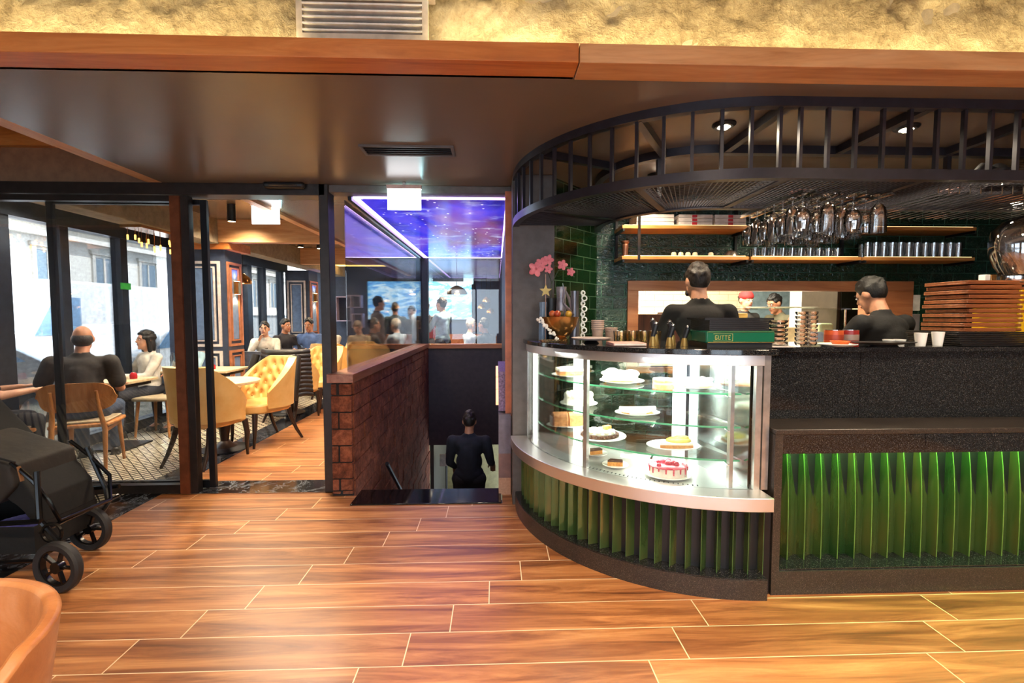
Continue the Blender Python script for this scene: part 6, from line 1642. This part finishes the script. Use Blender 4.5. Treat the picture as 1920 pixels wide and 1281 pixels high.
fg = thing('fridge', 'white upright fridge in the kitchen behind the pass, right side', 'fridge', (3.95, 5.5, 0))
obj('body', MB().box(3.80, 4.12, 5.32, 5.9, 0, 2.1), M_WHITE, fg, bevel=.01)
obj('door', MB().box(3.81, 4.11, 5.29, 5.318, .1, 2.08), M_PORC, fg, bevel=.006)
obj('handle', MB().cyl((3.84, 5.27, 1.1), (3.84, 5.27, 1.5), .01), M_CHROME, fg)

ch = thing('chandelier_reflection', 'reflected amber lights built as hanging bulbs near the window left of the bronze frame', 'chandelier_reflection', (-4.1, 5.6, 2.3))  # reflection of amber lights in the glass, built as a hanging lamp
M_AMB = EM('amber_reflection_glow', (255, 176, 70), 4); random.seed(21)
obj('ceiling_plate', MB().box(-4.09, -3.86, 5.25, 5.95, 2.42, 2.45), M_GOLD, ch)
for k in range(14):
    x = -4.06 + .18 * random.random(); y = 5.28 + .048 * k; z = 2.20 + .14 * random.random()
    r_ = obj('rod', MB().cyl((x, y, z + .05), (x, y, 2.42), .003, n=6), M_GOLD, ch)
    obj('bulb', MB().cap((x, y, z), .009, (x, y, z + .04), .009, 8), M_AMB, r_)
# ================================================================ OUTSIDE THE WINDOWS
M_ASPH = MT('pale_asphalt', (120, 120, 122), .8, bump=(60, .2))
struct('floor', MB().box(-60, -4.75, -30, 60, -.22, -.12), M_ASPH)
fcd = thing('street_building', 'pale stone building across the street with rows of windows', 'building', (-14, 14, -.12))
M_STONE = MT('pale_street_stone', (214, 210, 200), .8, bump=(20, .2))
M_WINOUT = MT('grey_street_window', (104, 122, 134), .2)
obj('facade', MB().box(-15, -14, -10, 50, -.12, 9), M_STONE, fcd)
obj('plinth', MB().box(-14, -13.85, -10, 50, -.12, 1.5), MT('grey_plinth_stone', (150, 156, 158), .8), fcd)
for z, h, d in ((1.5, .12, .25), (3.9, .15, .3), (4.25, .10, .2), (7.4, .2, .4)): obj('cornice', MB().box(-14, -14 + d, -10, 50, z, z + h), M_STONE, fcd)
M_REVEAL = MT('window_surround', (190, 186, 176), .7)
for k in range(15):
    y = 4.2 + k * 2.1
    for z0, z1 in ((2.0, 3.5), (4.9, 6.7)):
        wn_ = obj('street_window', MB().box(-14.0, -13.985, y, y + .8, z0, z1), M_WINOUT, fcd)
        obj('window_surround', MB().box(-14, -13.93, y - .12, y, z0 - .05, z1 + .1).box(-14, -13.93, y + .8, y + .92, z0 - .05, z1 + .1).box(-14, -13.90, y - .18, y + .98, z1 + .1, z1 + .22).box(-14, -13.96, y + .37, y + .43, z0, z1), M_REVEAL, wn_)
M_CARW = MT('white_car_paint', (226, 228, 230), .2); M_CARGL = MT('sky_toned_car_glass', (112, 146, 178), .1); M_TYRE = MT('tyre_rubber', (24, 24, 26), .8)  # sky reflection is put into the pale blue of the car windows
def car(nm, lb, cx, cy, prof, glass, L, W, m, cat, r=.31):
    c = thing(nm, lb, cat, (cx, cy, -.12))
    n = len(prof); x0, x1 = cx - W / 2, cx + W / 2
    P = [(cy + y, z - .12) for y, z in prof]
    b = MB().faces([(x0, y, z) for y, z in P] + [(x1, y, z) for y, z in P], [tuple(range(n)), tuple(reversed(range(n, 2 * n)))] + [(i, (i + 1) % n, n + (i + 1) % n, n + i) for i in range(n)])
    obj('body', b, m, c, bevel=.06)
    for g in glass:
        G = [(cy + y, z - .12) for y, z in g]; k = len(G)
        obj('side_window', MB().faces([(x1 - .002, y, z) for y, z in G] + [(x1 + .012, y, z) for y, z in G], [tuple(range(k)), tuple(reversed(range(k, 2 * k)))] + [(i, (i + 1) % k, k + (i + 1) % k, k + i) for i in range(k)]), M_CARGL, c)
    for y in (-L * .31, L * .31):
        w_ = obj('wheel', MB().cyl((x1 - .2, cy + y, r - .12), (x1 + .02, cy + y, r - .12), r, n=28), M_TYRE, c)
        obj('wheel_rim', MB().cyl((x1 + .018, cy + y, r - .12), (x1 + .03, cy + y, r - .12), r * .6, n=20), M_CHROME, w_)
    return c
vp = [(-2.6, .35), (-2.6, 2.15), (-2.4, 2.3), (1.5, 2.3), (2.2, 1.3), (2.65, 1.05), (2.7, .35)]
car('delivery_van', 'white delivery van parked across the street beyond the window', -9.6, 10.9, [(-y, z) for y, z in vp], [[(-1.9, 1.2), (-1.45, 1.95), (-.9, 1.95), (-.9, 1.2)]], 5.2, 1.9, M_CARW, 'van')
cp_ = [(-2.1, .3), (-2.15, .75), (-1.4, .92), (-.8, 1.42), (.7, 1.45), (1.5, 1.0), (2.1, .92), (2.15, .35)]
cg = [[(-1.15, .95), (-.75, 1.34), (-.05, 1.36), (-.05, .95)], [(.0, .95), (.0, 1.36), (.65, 1.36), (1.25, .98)]]
car('parked_car', 'silver white car parked right outside the nearest window', -7.0, 5.0, cp_, cg, 4.2, 1.7, MT('silver_car_paint', (178, 186, 194), .2, .4), 'car')
car('parked_car', 'white car parked behind the silver one, seen near the bronze frame', -7.3, 10.2, cp_, cg, 4.2, 1.7, M_CARW, 'car')
tag(obj('window_sticker', MB().box(XW + .021, XW + .026, 5.85, 6.01, 1.78, 1.86), MT('green_sticker', (60, 190, 80), .4)), 'green sticker on the window mullion at head height', 'sticker')
# back wall of the front room with its street windows (behind the camera)
bw = MB(); yb = -3.9
for a in ((-7.2, -4.4), (-2.6, -1.9), (.2, .9), (3.0, 5.2)): bw.box(a[0], a[1], yb - .15, yb, 0, 3.25)
for a in ((-4.4, -2.6), (-1.9, .2), (.9, 3.0)): bw.box(a[0], a[1], yb - .15, yb, 0, .08); bw.box(a[0], a[1], yb - .15, yb, 2.6, 3.25)
struct('wall_street_front', bw, M_TAUPE)
w4 = sroot('window_4', (-.8, yb, .5))
for a in ((-4.4, -2.6), (-1.9, .2), (.9, 3.0)):
    obj('pane', MB().box(a[0], a[1], yb - .08, yb - .07, .08, 2.6), M_GLASS, w4)
    obj('mullion', MB().box((a[0] + a[1]) / 2 - .03, (a[0] + a[1]) / 2 + .03, yb - .1, yb - .04, .08, 2.6), M_WINFRAME, w4)
lw = MB().box(-7.3, -7.15, -4, 3.9, 0, 3.3)
struct('wall_front_left', lw, M_TAUPE)
